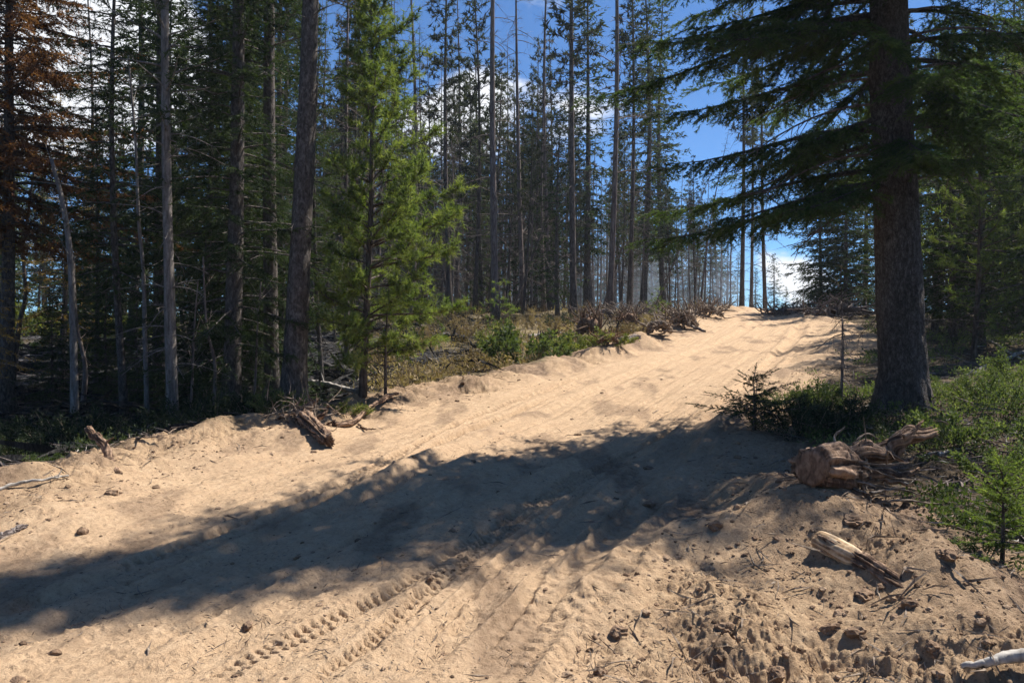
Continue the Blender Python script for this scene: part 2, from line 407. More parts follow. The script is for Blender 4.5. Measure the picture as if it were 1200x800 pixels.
def mat_ground():
    m, t, out = newmat("ground_soil")
    pos = geo_pos(t)
    n1 = noise(t, 1.1, 5, .6, pos); n2 = noise(t, 9, 6, .65, pos); n3 = noise(t, 70, 4, .7, pos); n4 = noise(t, 260, 2, .6, pos)
    sand = ramp(t, n2, [(.25, (.40, .28, .175)), (.5, (.51, .365, .232)), (.75, (.58, .43, .285))])
    sand = mixc(t, M_(t, 'MULTIPLY', n1, .5), sand, (.45, .29, .175))
    rsoil = ramp(t, n2, [(.3, (.29, .195, .12)), (.52, (.43, .30, .185)), (.72, (.53, .385, .245))])
    speck = ramp(t, n3, [(.33, (.5, .46, .43)), (.42, (1, 1, 1))])
    dirt = mixc(t, attr(t, 'rough'), sand, rsoil)
    dirt = mixc(t, attr(t, 'humus'), dirt, ramp(t, noise(t, 13, 6, .7, pos), [(.3, (.10, .066, .045)), (.5, (.22, .15, .10)), (.7, (.36, .26, .175))]))
    grit = ramp(t, noise(t, 33, 5, .75, pos), [(.34, (.62, .58, .55)), (.47, (1, 1, 1)), (.7, (1.12, 1.1, 1.08))]); dirt = mixc(t, .8, dirt, mixc(t, 1.0, dirt, grit, 'MULTIPLY'))
    dirt = mixc(t, M_(t, 'ADD', M_(t, 'MULTIPLY', attr(t, 'rough'), .3), .45), dirt, mixc(t, 1.0, dirt, speck, 'MULTIPLY'))
    duff = ramp(t, n2, [(.3, (.03, .022, .016)), (.5, (.085, .062, .042)), (.7, (.17, .13, .085))])
    dry = ramp(t, n2, [(.3, (.07, .05, .03)), (.5, (.2, .155, .085)), (.72, (.33, .26, .16))])
    ash = ramp(t, noise(t, 2.2, 6, .7, pos), [(.36, (.012, .012, .013)), (.52, (.032, .032, .034)), (.66, (.17, .165, .17))])
    fl = mixc(t, attr(t, 'dry'), duff, dry)
    fl = mixc(t, attr(t, 'ash'), fl, ash)
    fleck = ramp(t, noise(t, 120, 3, .8, pos), [(.30, (.30, .24, .2)), (.37, (1, 1, 1))]); dirt = mixc(t, .85, dirt, mixc(t, 1.0, dirt, fleck, 'MULTIPLY'))
    col = mixc(t, attr(t, 'dirt'), fl, dirt)
    h = M_(t, 'ADD', M_(t, 'MULTIPLY', n3, .7), M_(t, 'MULTIPLY', n4, .35))
    princ(t, out, col, .95, bump(t, h, 1.0, .022), .1)
    return m
def mat_bark(name, c0, c1, c2, vs=(14, 14, 3), sc=1.0, bs=.9, bd=.02):
    m, t, out = newmat(name)
    v = obj_pos(t, vs)
    n = noise(t, 1.3 * sc, 6, .65, v, .6); n = M_(t, 'ADD', n, M_(t, 'MULTIPLY', M_(t, 'SUBTRACT', attr(t, 'tint'), .5), .55)); n2 = noise(t, 30, 3, .6, obj_pos(t))
    col = ramp(t, n, [(.33, c0), (.5, c1), (.68, c2)])
    col = mixc(t, .4, col, mixc(t, 1.0, col, ramp(t, n2, [(.3, (.5, .5, .5)), (.6, (1.15, 1.12, 1.1))]), 'MULTIPLY'))
    princ(t, out, col, .92, bump(t, n, bs, bd), .15); return m
def mat_leaf(name, lo, mid, hi, trans=.35, rvar=.35, gloss=.65):
    m, t, out = newmat(name)
    oi = t.nodes.new('ShaderNodeObjectInfo')
    f = M_(t, 'ADD', attr(t, 'tint'), M_(t, 'MULTIPLY', M_(t, 'SUBTRACT', oi.outputs['Random'], .5), rvar))
    f = M_(t, 'ADD', f, M_(t, 'MULTIPLY', M_(t, 'SUBTRACT', noise(t, 1.2, 3, .5, geo_pos(t)), .5), .5), True)
    col = ramp(t, f, [(.1, lo), (.5, mid), (.92, hi)])
    p = t.nodes.new('ShaderNodeBsdfPrincipled'); t.links.new(col, p.inputs['Base Color'])
    p.inputs['Roughness'].default_value = gloss; p.inputs['Specular IOR Level'].default_value = .12
    tr = t.nodes.new('ShaderNodeBsdfTranslucent')
    t.links.new(mixc(t, 1.0, col, (1.25, 1.3, .6), 'MULTIPLY'), tr.inputs[0])
    ms = t.nodes.new('ShaderNodeMixShader'); ms.inputs[0].default_value = trans
    t.links.new(p.outputs[0], ms.inputs[1]); t.links.new(tr.outputs[0], ms.inputs[2]); t.links.new(ms.outputs[0], out.inputs[0])
    return m
MG = mat_ground()
B_SPRUCE = mat_bark("spruce_bark", (.036, .031, .028), (.095, .082, .074), (.19, .17, .155), (16, 16, 7), 1.2)
def mat_plates():
    m, t, out = newmat("scaly_spruce_bark"); v = obj_pos(t, (1, 1, .5))
    nz_ = t.nodes.new('ShaderNodeTexNoise'); nz_.inputs['Scale'].default_value = 14; nz_.inputs['Detail'].default_value = 4; t.links.new(v, nz_.inputs['Vector'])
    wv = mixc(t, .16, v, nz_.outputs['Color'])
    vo = t.nodes.new('ShaderNodeTexVoronoi'); vo.feature = 'DISTANCE_TO_EDGE'; vo.inputs['Scale'].default_value = 30; vo.inputs['Randomness'].default_value = 1; t.links.new(wv, vo.inputs['Vector'])
    n = noise(t, 24, 7, .75, v); n2 = noise(t, 3.0, 4, .6, obj_pos(t, (1, 1, .35)))
    f = M_(t, 'ADD', M_(t, 'MULTIPLY', n, .75), M_(t, 'MULTIPLY', n2, .35))
    col = ramp(t, f, [(.36, (.035, .03, .027)), (.52, (.10, .086, .077)), (.68, (.20, .178, .16))])
    col = mixc(t, .7, col, mixc(t, 1.0, col, ramp(t, vo.outputs['Distance'], [(.0, (.35, .33, .32)), (.16, (1.05, 1.05, 1.05))]), 'MULTIPLY'))
    crack = ramp(t, vo.outputs['Distance'], [(.0, (0, 0, 0)), (.2, (1, 1, 1))])
    h = M_(t, 'ADD', M_(t, 'MULTIPLY', crack, .45), M_(t, 'MULTIPLY', n, .9)); princ(t, out, col, .95, bump(t, h, 1.0, .03), .1); return m
B_HERO = mat_plates()
B_PINE = mat_bark("pine_bark", (.032, .026, .022), (.085, .069, .06), (.165, .138, .12), (18, 18, 4))
B_PALE = mat_bark("pale_bark", (.08, .07, .063), (.17, .152, .138), (.28, .255, .235), (16, 16, 3), 1, .6, .008)
B_DEAD = mat_bark("weathered_dead_bark", (.06, .045, .04), (.14, .112, .1), (.25, .215, .195), (16, 16, 2.5))
B_CHAR = mat_bark("charred_bark", (.008, .008, .008), (.02, .019, .018), (.06, .056, .053), (12, 12, 4))
B_ROOT = mat_bark("reddish_root_bark", (.06, .037, .026), (.17, .107, .07), (.33, .225, .155), (12, 12, 5), 1.2)
B_TWIG = mat_bark("twig_wood", (.09, .065, .048), (.2, .155, .118), (.34, .28, .22), (10, 10, 10))
B_CUT = mat_bark("cut_wood", (.26, .165, .095), (.41, .29, .175), (.55, .42, .28), (9, 9, 9), 1, .4, .006)
B_GREY = mat_bark("bleached_wood", (.16, .145, .127), (.30, .275, .245), (.44, .41, .37), (12, 12, 4), 1, .5, .006)
L_SPRUCE = mat_leaf("spruce_needles", (.018, .034, .016), (.04, .062, .026), (.085, .115, .04), .3)
L_DARK = mat_leaf("dark_conifer_needles", (.018, .031, .015), (.038, .058, .025), (.08, .108, .04), .33)
L_HERO = mat_leaf("big_spruce_needles", (.022, .046, .02), (.052, .088, .034), (.11, .155, .055), .42)
L_STAND = mat_leaf("stand_pine_needles", (.022, .032, .018), (.046, .058, .031), (.095, .105, .055), .28)
L_PINE = mat_leaf("pine_needles", (.02, .038, .016), (.04, .068, .024), (.085, .12, .04), .3)
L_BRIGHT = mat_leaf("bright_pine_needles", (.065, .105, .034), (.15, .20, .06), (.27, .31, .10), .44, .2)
L_RUST = mat_leaf("rust_needles", (.085, .040, .026), (.18, .082, .05), (.29, .15, .088), .55, .2, .7)
L_OCHRE = mat_leaf("yellowing_needles", (.13, .085, .03), (.24, .15, .045), (.34, .23, .075), .5, .2, .7)
L_FIR = mat_leaf("young_fir_needles", (.075, .115, .03), (.16, .22, .055), (.29, .35, .10), .5, .2)
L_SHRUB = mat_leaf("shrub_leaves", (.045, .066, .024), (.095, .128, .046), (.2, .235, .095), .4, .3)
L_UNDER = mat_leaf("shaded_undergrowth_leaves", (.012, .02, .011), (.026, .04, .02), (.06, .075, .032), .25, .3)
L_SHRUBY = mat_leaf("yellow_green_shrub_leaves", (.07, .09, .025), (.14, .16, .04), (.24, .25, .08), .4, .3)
L_DRY = mat_leaf("dry_shrub_leaves", (.12, .083, .05), (.235, .17, .10), (.38, .295, .18), .3, .3, .8)
L_GRASS = mat_leaf("dry_grass_blades", (.15, .105, .055), (.27, .20, .105), (.41, .32, .19), .35, .3, .8)

# ------------------------------------------------------------------ tagging
def tag(o, label, cat, group=None):
    o['label'] = label; o['category'] = cat
    if group: o['group'] = group
    return o
def thing(name, label, cat, loc=(0, 0, 0), rz=0, group=None):
    o = bpy.data.objects.new(name, None); o.empty_display_size = .3; COL.objects.link(o)
    o.location = loc; o.rotation_euler = (0, 0, rz); return tag(o, label, cat, group)
def part(name, me, parent):
    o = bpy.data.objects.new(name, me); COL.objects.link(o); o.parent = parent; return o

# ------------------------------------------------------------------ the ground: one sheet, split where bare dirt meets forest floor
def make_ground():
    th = np.concatenate([np.radians(np.linspace(-180, -38, 60, endpoint=False)), np.radians(np.linspace(-38, 38, 960)), np.radians(np.linspace(38, 180, 61)[1:])])
    th = th[:-1]                                          # -180 and 180 are the same column
    r = np.concatenate([np.geomspace(.25, 3.2, 24, endpoint=False), np.geomspace(3.2, 14, 720, endpoint=False), np.geomspace(14, 46, 260), np.geomspace(46, 1500, 40)[1:]])
    R, T = np.meshgrid(r, th, indexing='ij')
    x = (R * np.sin(T)).ravel(); y = (R * np.cos(T)).ravel()
    z = macro(x, y)
    fine = 1 - sstep(38, 60, np.hypot(x, y))
    dh, rough = detail(x, y, None)
    sl_ = sdist(LEFT, x, y); sr_ = -sdist(RIGHT, x, y)
    edge = fbm(x * 1.2, y * 1.2, 201, 4) * .9
    off = np.maximum(sl_ + edge, sr_ + edge * .8)
    dirt = 1 - sstep(-.12, .25, off)
    z = z + fine * dh * (dirt * 1.0 + (1 - dirt) * .6)
    pxx = 600 + x / np.maximum(y, .1) * F
    ash = sstep(.8, 2.2, sl_) * np.clip(1.25 - sstep(380, 560, pxx) * .85 + 1.2 * fbm(x * .35, y * .35, 211, 3), 0, 1) * (1 - .8 * sstep(30, 38, y))
    ash = np.clip(ash, 0, 1) * (x < 8)
    hum = np.clip(sstep(-2.2, -.5, sr_ + .8 * fbm(x * 1.1, y * 1.1, 231, 4)) * .52 * (1 - sstep(9, 14, y)) + .75 * sstep(-1.3, .1, sl_ + 1.0 * fbm(x * 1.4, y * 1.4, 241, 4)) * (.5 + fbm(x * .8, y * .8, 243, 3)) + .6 * sstep(.15, .45, fbm(x * 2.2, y * .9, 251, 4)), 0, 1)
    dry = np.clip(sstep(.2, 1.2, sl_) * sstep(330, 470, pxx) + .5 * sstep(26, 36, y) + .25 + fbm(x * .6, y * .6, 221, 3), 0, 1)
    dry = np.where(sr_ > .3, dry * .55, dry)
    nth = len(th); nr = len(r)
    i = np.arange(nr - 1)[:, None] * nth; k = np.arange(nth)[None, :]; k2 = (k + 1) % nth
    q = np.stack([i + k, i + nth + k, i + nth + k2, i + k2], -1).reshape(-1, 4)[:, ::-1]
    on = dirt[q].mean(1) > .5
    v = np.stack([x, y, z], -1)
    for nm, sel in (('dirt_road', on), ('forest_floor', ~on)):
        qq = q[sel]; ids, inv = np.unique(qq, return_inverse=True)
        g = G(); g.add(v[ids], None, inv.reshape(-1, 4))
        if nm == 'dirt_road' or True:
            c = np.where(ids < nth)[0]                     # close the hole under the camera
            if len(c) == nth: g.add([[0, 0, float(z[:nth].mean())]], None, None); g.t.append(np.stack([c, np.roll(c, -1), np.full(nth, len(ids))], -1)[:, ::-1])
        ext = lambda a: np.concatenate([a[ids], a[:g.n - len(ids)]])
        o = g.build(nm, MG, None, True, {'dirt': ext(dirt), 'rough': ext(np.clip(rough + .0, 0, 1)), 'humus': ext(hum), 'ash': ext(ash), 'dry': ext(dry)})
        o['kind'] = 'structure'
make_ground()

# ------------------------------------------------------------------ conifer builders: each gives a trunk mesh and a crown mesh
def trunk_pts(h, lean, r, n=14, bow=.02):
    t = np.linspace(0, 1, n); w = r.uniform(-1, 1, 2) * bow * h
    p = np.zeros((n, 3)); p[:, 2] = t * h
    p[:, 0] = lean[0] * t * h + w[0] * np.sin(t * math.pi) ; p[:, 1] = lean[1] * t * h + w[1] * np.sin(t * math.pi)
    return t, p
def trunk_tube(g, h, r0, lean, r, sides=10, flare=.35, top=.04, n=14, tint=.5, lump=.03):
    t, p = trunk_pts(h, lean, r, n)
    p[0, 2] = -.25
    rad = r0 * ((1 - t) * (1 - top) + top) ** .85
    rad[0] *= 1 + flare
    if n > 14: rad *= 1 + flare * .55 * np.exp(-t * h / .3)
    if sides >= 30:
        zf = np.concatenate([np.linspace(-.25, 1.4, 34, endpoint=False), np.linspace(1.4, h, 60)]); pf = np.stack([np.interp(zf, p[:, 2], p[:, 0]), np.interp(zf, p[:, 2], p[:, 1]), zf], -1)
        rf = np.interp(zf, p[:, 2], rad); u = np.linspace(0, 2 * math.pi, sides, endpoint=False); A, Z = np.meshgrid(u, zf)
        lob = np.maximum(0, np.cos(A * 5 + .8 * np.sin(A * 2) + 1)) ** 1.5 * .26 * np.exp(-np.maximum(Z, 0) / .22)
        rr = rf[:, None] * (1 + lob + .10 * fbm(np.cos(A) * 2.2 + 7, np.sin(A) * 2.2 + Z * 1.1, 5, 3) + .10 * fbm(np.cos(A) * 6, np.sin(A) * 6 + Z * 3.5, 8, 3))
        v = np.stack([pf[:, 0:1] + rr * np.cos(A), pf[:, 1:2] + rr * np.sin(A), Z], -1).reshape(-1, 3); i = np.arange(len(zf) - 1)[:, None] * sides; k = np.arange(sides)[None, :]; k2 = (k + 1) % sides
        g.add(v, None, np.stack([i + k, i + k2, i + sides + k2, i + sides + k], -1).reshape(-1, 4), tint)
    else: tube(g, p, rad, sides, tint, True, lump, r)
    return lambda z: np.array([np.interp(z, p[:, 2], p[:, 0]), np.interp(z, p[:, 2], p[:, 1]), z]), lambda z: np.interp(z, p[:, 2], rad)
def limb(base, az, L, e0, droop, upturn, k, r, wig=.12):
    s = np.linspace(0, 1, k); e = e0 - droop * np.sin(s * math.pi * .6) + upturn * s ** 2
    a = az + np.cumsum(r.normal(0, wig / k, k))
    d = np.stack([np.cos(e) * np.cos(a), np.cos(e) * np.sin(a), np.sin(e)], -1)
    p = np.vstack([base, base + np.cumsum(d[:-1] * L / (k - 1), axis=0)]); return p
def along(p, s):
    k = len(p) - 1; f = np.clip(s * k, 0, k - 1e-6); i = f.astype(int); u = (f - i)[:, None]
    return p[i] * (1 - u) + p[i + 1] * u, unit(p[i + 1] - p[i])
def needled(gc, gw, p, L, r, tw_step, tw_len, n_sp, n_len, n_w, start=.15, hang=.35, twood=0., tint0=.5, spread=.9, sub=0):
    """side twigs with needles along a limb"""
    n = max(3, int(L * (1 - start) / tw_step) * 2)
    s = np.sort(r.uniform(start, 1.0, n)); pos, tg = along(p, s)
    sg = np.where(np.arange(n) % 2 == 0, 1., -1.)
    side = unit(np.cross(tg, np.array([0, 0, 1.]))) * sg[:, None]
    a = r.normal(spread, .2, n)[:, None]
    d = tg * np.cos(a) + side * np.sin(a) + np.array([0, 0, 1.]) * r.normal(-hang * .5, .18, n)[:, None]
    d = unit(d); l = tw_len * (1.05 - .65 * s) * r.uniform(.45, 1.25, n) * np.minimum(1, L / 1.2 + .3)
    pos = np.vstack([pos, p[-1:]]); d = np.vstack([d, unit(p[-1:] - p[-2:-1])]); l = np.append(l, tw_len * .55)
    tint = np.append(r.uniform(-.28, .28, n), .15) + tint0
    hg = hang
    if sub:                                               # twigs off the twigs
        m = np.maximum(1, (l / sub).astype(int)); idx = np.repeat(np.arange(len(l)), m); u = r.uniform(.2, .95, len(idx))
        bp = pos[idx] + d[idx] * (l[idx] * u)[:, None] - np.array([0, 0, 1.]) * (hg * .6 * l[idx] * u * u)[:, None]
        d2 = unit(d[idx] + .9 * unit(np.cross(d[idx], np.array([0, 0, 1.]))) * r.choice([-1., 1.], len(idx))[:, None] + r.normal(0, .25, (len(idx), 3)))
        pos = np.vstack([pos, bp]); d = np.vstack([d, d2]); l2 = l[idx] * (1 - u) * r.uniform(.5, 1., len(idx)) + .03
        tint = np.append(tint, tint[idx]); l = np.append(l, l2)
    if twood: ribbons(gw, pos, pos + d * l[:, None] - np.array([0, 0, 1.]) * (hg * .6 * l)[:, None], twood, 0, r, .5)
    m = np.maximum(2, (l / n_sp).astype(int)); idx = np.repeat(np.arange(len(l)), m); u = r.uniform(0, 1, len(idx))
    P = pos[idx] + d[idx] * (l[idx] * u)[:, None] - np.array([0, 0, 1.]) * (hg * .6 * l[idx] * u * u)[:, None]
    rd = r.standard_normal((len(idx), 3)); rd[:, 2] *= .6
    D = unit(d[idx] * .9 + unit(rd) * .8)
    blades(gc, P, D, n_len * r.uniform(.7, 1.25, len(idx)), n_w * r.uniform(.7, 1.3, len(idx)), r, tint[idx] + r.normal(0, .06, len(idx)))
def bare_limb(g, p, r0, r, twigs=6, tl=.35, sides=4):
    k = len(p); tube(g, p, np.linspace(r0, r0 * .25, k), sides, .5, False)
    if twigs:
        s = r.uniform(.25, 1, twigs); pos, tg = along(p, s)
        d = unit(tg + r.normal(0, .65, (twigs, 3)) + np.array([0, 0, -.15]))
        ribbons(g, pos, pos + d * (tl * r.uniform(.4, 1.2, twigs))[:, None], r0 * .35, 0, r)

def spruce(seed, h, r0, cb, R, leafm, barkm, step=.35, nb=5, tw_step=.09, tw_len=.42, n_sp=.02, n_len=.035, n_w=.007, lean=(0, 0), dead=10, shape=.8,
           hang=.35, droop=.45, gap=.12, lod=None, sides=10, twood=0., extra=(), sub=0, irregular=.25, tn=14, flare=.35, deadlen=.5, e_low=-.05, branch_r=.012):
    r = np.random.default_rng(seed); gt = G(); gc = G()
    ax, rad = trunk_tube(gt, h, r0, lean, r, sides, flare, .04, tn)
    z = cb; sect = r.uniform(.55, 1.25, 8)
    specs = []
    while z < h * .985:
        t = (z - cb) / (h - cb); nn = max(3, int(round(nb * (1 - .3 * t)))); a0 = r.uniform(0, 6.28); hi = lod is not None and z > lod
        if hi: nn += 4
        for k in range(nn):
            if r.random() < gap and not hi: continue
            az = a0 + k * 6.283 / nn + r.normal(0, .25)
            L = R * ((1 - t) ** shape + .03) * (1 + irregular * r.normal()) * (.75 + .25 * sect[int(az / .786) % 8]) * (.55 + .45 * min(1, t / .12 + .3))
            specs.append((z + r.normal(0, step * .25), az, max(L, .12), e_low + .75 * t ** 1.2 + r.normal(0, .1)))
        z += step * r.uniform(.7, 1.3) * (1 - .35 * t)
    specs += list(extra)
    for (zz, az, L, e0) in specs:
        f = 1. if lod is None or zz < lod else 2.2
        p = limb(ax(zz), az, L, e0, droop, droop * 1.1, 8 if f == 1 else 5, r)
        tube(gt, p, np.linspace(max(.005, branch_r * (L ** .7) + .004), .003, len(p)), 4 if f == 1 else 3, .5, False)
        needled(gc, gt, p, L, r, tw_step * (f ** .7), tw_len, n_sp * f * 1.3, n_len * f, n_w * f, .12 if L < 1 else .2, hang, twood if f == 1 else 0, .5, .9, sub if f == 1 else 0)
    for k in range(dead):
        zz = r.uniform(.4, max(cb + .5, h * .25)); L = deadlen * r.uniform(.4, 1.6)
        p = limb(ax(zz), r.uniform(0, 6.28), L, r.normal(-.1, .25), .5, .2, 5, r, .6)
        bare_limb(gt, p, .004 + .006 * L, r, int(4 + 5 * L), .3)
    return gt.mesh('trunk', barkm, True), gc.mesh('crown', leafm)

def pine(seed, h, r0, cb, R, leafm, barkm, step=.4, nb=4, tuft=.10, tw=.014, nt_=26, lean=(0, 0), dead=16, shape=.6, tuft_step=.16, gap=.15, sides=8,
         up=.35, sect=None, deadlen=.7, twigw=.004, tn=14, flare=.3):
    """pine: limbs that end in brushes of long needles"""
    r = np.random.default_rng(seed); gt = G(); gc = G()
    ax, rad = trunk_tube(gt, h, r0, lean, r, sides, flare, .06, tn)
    z = cb
    while z < h * .99:
        t = (z - cb) / (h - cb); a0 = r.uniform(0, 6.28); nn = max(2, int(round(nb * (1 - .25 * t))))
        for k in range(nn):
            if r.random() < gap: continue
            az = a0 + k * 6.283 / nn + r.normal(0, .3)
            L = R * (((1 - t) ** shape) * (.45 + .55 * min(1, t / .25 + .25)) + .06) * r.uniform(.55, 1.15)
            if sect is not None: L *= sect(az)
            p = limb(ax(z + r.normal(0, .08)), az, L, up * r.uniform(.2, 1.4) + .5 * t, .3, .75, 6, r, .4)
            tube(gt, p, np.linspace(.006 + .012 * L, .003, 6), 4, .5, False)
            n = max(2, int(L / tuft_step * 2.2)); s = r.uniform(.25, 1, n); s[0] = 1
            pos, tg = along(p, s); d = unit(tg + r.normal(0, .75, (n, 3)) + np.array([0, 0, .25]))
            l = r.uniform(.08, .34, n) * min(1, L + .3); l[0] = .05; e = pos + d * l[:, None]
            ribbons(gt, pos, e, twigw, 0, r)
            tint = r.uniform(.2, .8, n)
            idx = np.repeat(np.arange(n), nt_); u = r.uniform(.25, 1, len(idx))[:, None]
            D = unit(d[idx] * .75 + unit(r.standard_normal((len(idx), 3))))
            blades(gc, pos[idx] * (1 - u) + e[idx] * u, D, tuft * r.uniform(.6, 1.2, len(idx)), tw * r.uniform(.7, 1.3, len(idx)), r, tint[idx] + r.normal(0, .06, len(idx)))
        z += step * r.uniform(.6, 1.35)
    for k in range(dead):
        zz = r.uniform(.08 * h, cb + .1 * h); L = deadlen * r.uniform(.3, 1.5)
        p = limb(ax(zz), r.uniform(0, 6.28), L, r.normal(0, .3), .5, .1, 5, r, .7)
        bare_limb(gt, p, .005 + .007 * L, r, int(3 + 5 * L), .35)
    return gt.mesh('trunk', barkm, True), gc.mesh('crown', leafm)

def snag(seed, h, r0, barkm, n=60, L0=1.1, lean=(0, 0), z0=.25, sides=8, broken=True, twigs=6):
    """dead standing pine with bare limbs"""
    r = np.random.default_rng(seed); gt = G(); gb = G()
    ax, rad = trunk_tube(gt, h, r0, lean, r, sides, .3, .10 if broken else .03, 16)
    for k in range(n):
        t = z0 + (1 - z0) * r.random() ** .8; zz = t * h * .99
        L = L0 * (1.15 - t) * r.uniform(.3, 1.5)
        p = limb(ax(zz), r.uniform(0, 6.28), L, r.normal(.05, .3), r.uniform(.1, .8), .1, 6, r, .9)
        bare_limb(gb, p, .006 + .010 * L, r, int(3 + twigs * L), .4)
    return gt.mesh('trunk', barkm, True), gb.mesh('bare_crown', barkm, True)

def plant(proto, name, label, cat, x, y, rz=0, s=1.0, group=None, sink=.06, tilt=(0, 0), crown='crown'):
    o = thing(name, label, cat, (x, y, H1(x, y) - sink), rz, group)
    o.rotation_euler = (tilt[0], tilt[1], rz); o.scale = (s, s, s)
    part('trunk', proto[0], o)
    if proto[1] is not None: part(crown, proto[1], o)
    return o
def at(px, d): return ((px - 600) / F * d, d)

# ------------------------------------------------------------------ the big spruce beside the road
X, Y = at(1060, 10.0)
ex = [(2.45, 3.05, 2.9, .0), (2.6, 3.45, 2.5, -.05), (2.75, 2.75, 2.8, .05), (2.55, 3.8, 2.1, -.05), (2.9, 4.4, 1.5, .0), (2.8, 5.0, 1.3, .05), (3.25, 3.2, 2.7, .0), (3.1, 2.3, 2.4, .0),
      (3.9, 3.0, 2.6, .02), (4.3, 3.5, 2.8, .05), (4.5, 3.15, 2.9, .08), (4.75, 2.8, 2.7, .1), (4.9, 3.4, 2.9, .1), (5.2, 3.1, 2.9, .1), (5.4, 2.9, 2.7, .1),
      (5.0, 6.1, 2.2, .2), (4.6, .3, 2.3, .2), (4.2, 5.9, 2.0, .15), (3.7, .1, 2.1, .1), (5.6, 3.6, 2.8, .1), (5.7, .1, 2.4, .15)]
PB = spruce(11, 15.2, .275, 3.3, 2.75, L_HERO, B_HERO, step=.38, nb=6, tw_step=.06, tw_len=.55, n_sp=.0042, n_len=.046, n_w=.0095, dead=14, shape=1.4, hang=.5,
            droop=.5, lod=6.9, sides=72, twood=.0035, extra=ex, sub=.075, irregular=.16, tn=40, flare=.12, deadlen=.7, branch_r=.016, gap=.18)
plant(PB, 'spruce_tree', 'massive dark spruce with thick scaly trunk and drooping boughs beside the road', 'tree', X, Y, 0, 1, None, .0)
r = np.random.default_rng(12); g = G()                     # bare curved dead limbs low on the trunk
dl = [(2.9, 3.2, 1.9, .15), (2.5, 2.9, 1.5, -.1), (3.5, 3.3, 2.1, .1), (3.8, 3.0, 1.8, .2), (4.1, 2.8, 1.9, .1), (3.4, 2.6, 1.6, .0), (4.6, .2, 1.6, .3), (3.9, 6.0, 1.5, .3), (3.2, .3, 1.3, .35), (4.3, 5.7, 1.4, .2), (2.6, .0, 1.0, .4), (5.1, .0, 1.5, .2), (4.9, 3.1, 1.6, .15), (5.3, 2.9, 1.6, .1)]
for zz, az, L, e0 in dl:
    p = limb(np.array([0, 0, zz]), az, L, e0, .6, -.1, 10, r, .5)
    bare_limb(g, p, .020, r, 16, .5, 5)
g.build('dead_limb', B_TWIG if False else B_DEAD, bpy.data.objects['spruce_tree'], True)

# ------------------------------------------------------------------ near group on the left bank
def solo(proto, name, label, cat, px, d, rz=0, s=1., **k):
    x, y = at(px, d); return plant(proto, name, label, cat, x, y, rz, s, **k)
PA = pine(21, 15.5, .185, 6.5, 1.7, L_PINE, B_SPRUCE, step=.4, nb=4, tuft=.11, tw=.016, nt_=18, lean=(.016, 0), dead=34, deadlen=.9, tn=20, sides=14)
solo(PA, 'pine_tree', 'thickest dark trunk on the left bank, a tall pine leaning slightly right', 'tree', 342, 13.0)
PA2 = pine(22, 15, .135, 5.8, 1.4, L_PINE, B_SPRUCE, step=.4, nb=4, tuft=.11, tw=.016, nt_=18, lean=(.012, .0), dead=34, deadlen=.8, tn=18, sides=12)
solo(PA2, 'pine_tree', 'second thickest dark pine trunk, close behind the left of the thickest one', 'tree', 319, 14.4)
PA3 = spruce(23, 13.5, .15, .9, 1.35, L_DARK, B_SPRUCE, step=.3, nb=6, tw_step=.085, tw_len=.46, n_sp=.007, n_len=.07, n_w=.0115, dead=16, hang=.45, sides=12, irregular=.3, gap=.2)
solo(PA3, 'spruce_tree', 'dense dark spruce branching to the ground between the pale trunk and the thick pines', 'tree', 270, 13.6)
PP = pine(24, 13.5, .088, 4.2, 1.1, L_DARK, B_PALE, step=.35, nb=4, tuft=.11, tw=.016, nt_=18, lean=(-.002, 0), dead=46, deadlen=.65, tn=18, sides=12, flare=.2)
solo(PP, 'pine_tree', 'slender pine with a straight pale grey trunk on the left bank', 'tree', 203, 12.6)
PS1 = spruce(25, 10, .065, 2.2, 1.0, L_DARK, B_SPRUCE, step=.27, nb=6, tw_step=.09, tw_len=.4, n_sp=.0075, n_len=.07, n_w=.0115, dead=26, hang=.4, irregular=.35)
solo(PS1, 'spruce_tree', 'thin dark spruce left of the straight pale trunk', 'tree', 147, 14.2)
solo(PS1, 'spruce_tree', 'thin dark spruce just right of the straight pale trunk', 'tree', 232, 15.2, 2.0, 1.08)
PS2 = spruce(26, 12.5, .11, 1.6, 1.25, L_SPRUCE, B_SPRUCE, step=.33, nb=6, tw_step=.09, tw_len=.44, n_sp=.0085, n_len=.085, n_w=.0145, dead=22, hang=.45, irregular=.35)
solo(PS2, 'spruce_tree', 'bushy dark spruce behind the bent bleached snag', 'tree', 112, 17.5, 1.1, .5)
solo(PS2, 'spruce_tree', 'tall dark spruce directly behind the straight pale trunk', 'tree', 185, 17.2, 3.3, 1.05)
solo(PS2, 'spruce_tree', 'dark spruce filling the gap behind the two thick pine trunks', 'tree', 300, 17.0, 4.6, 1.1)
PR = spruce(27, 12, .13, 3.2, 2.15, L_RUST, B_SPRUCE, step=.22, nb=8, tw_step=.06, tw_len=.42, n_sp=.010, n_len=.08, n_w=.018, dead=26, hang=.5, irregular=.3)
solo(PR, 'spruce_tree', 'dying spruce with rust red needles at the left edge', 'tree', 8, 15.2)
PO = spruce(28, 6.4, .075, 1.2, 1.05, L_OCHRE, B_DEAD, step=.24, nb=6, tw_step=.1, tw_len=.34, n_sp=.02, n_len=.07, n_w=.016, dead=20, hang=.4, gap=.3, irregular=.4)
solo(PO, 'spruce_tree', 'small dying spruce with yellow brown needles right of the rust red one', 'tree', 70, 18.2)
solo(PO, 'spruce_tree', 'small yellowing spruce with orange tinge at the far left edge', 'tree', -8, 14.6, 2.2, .62)
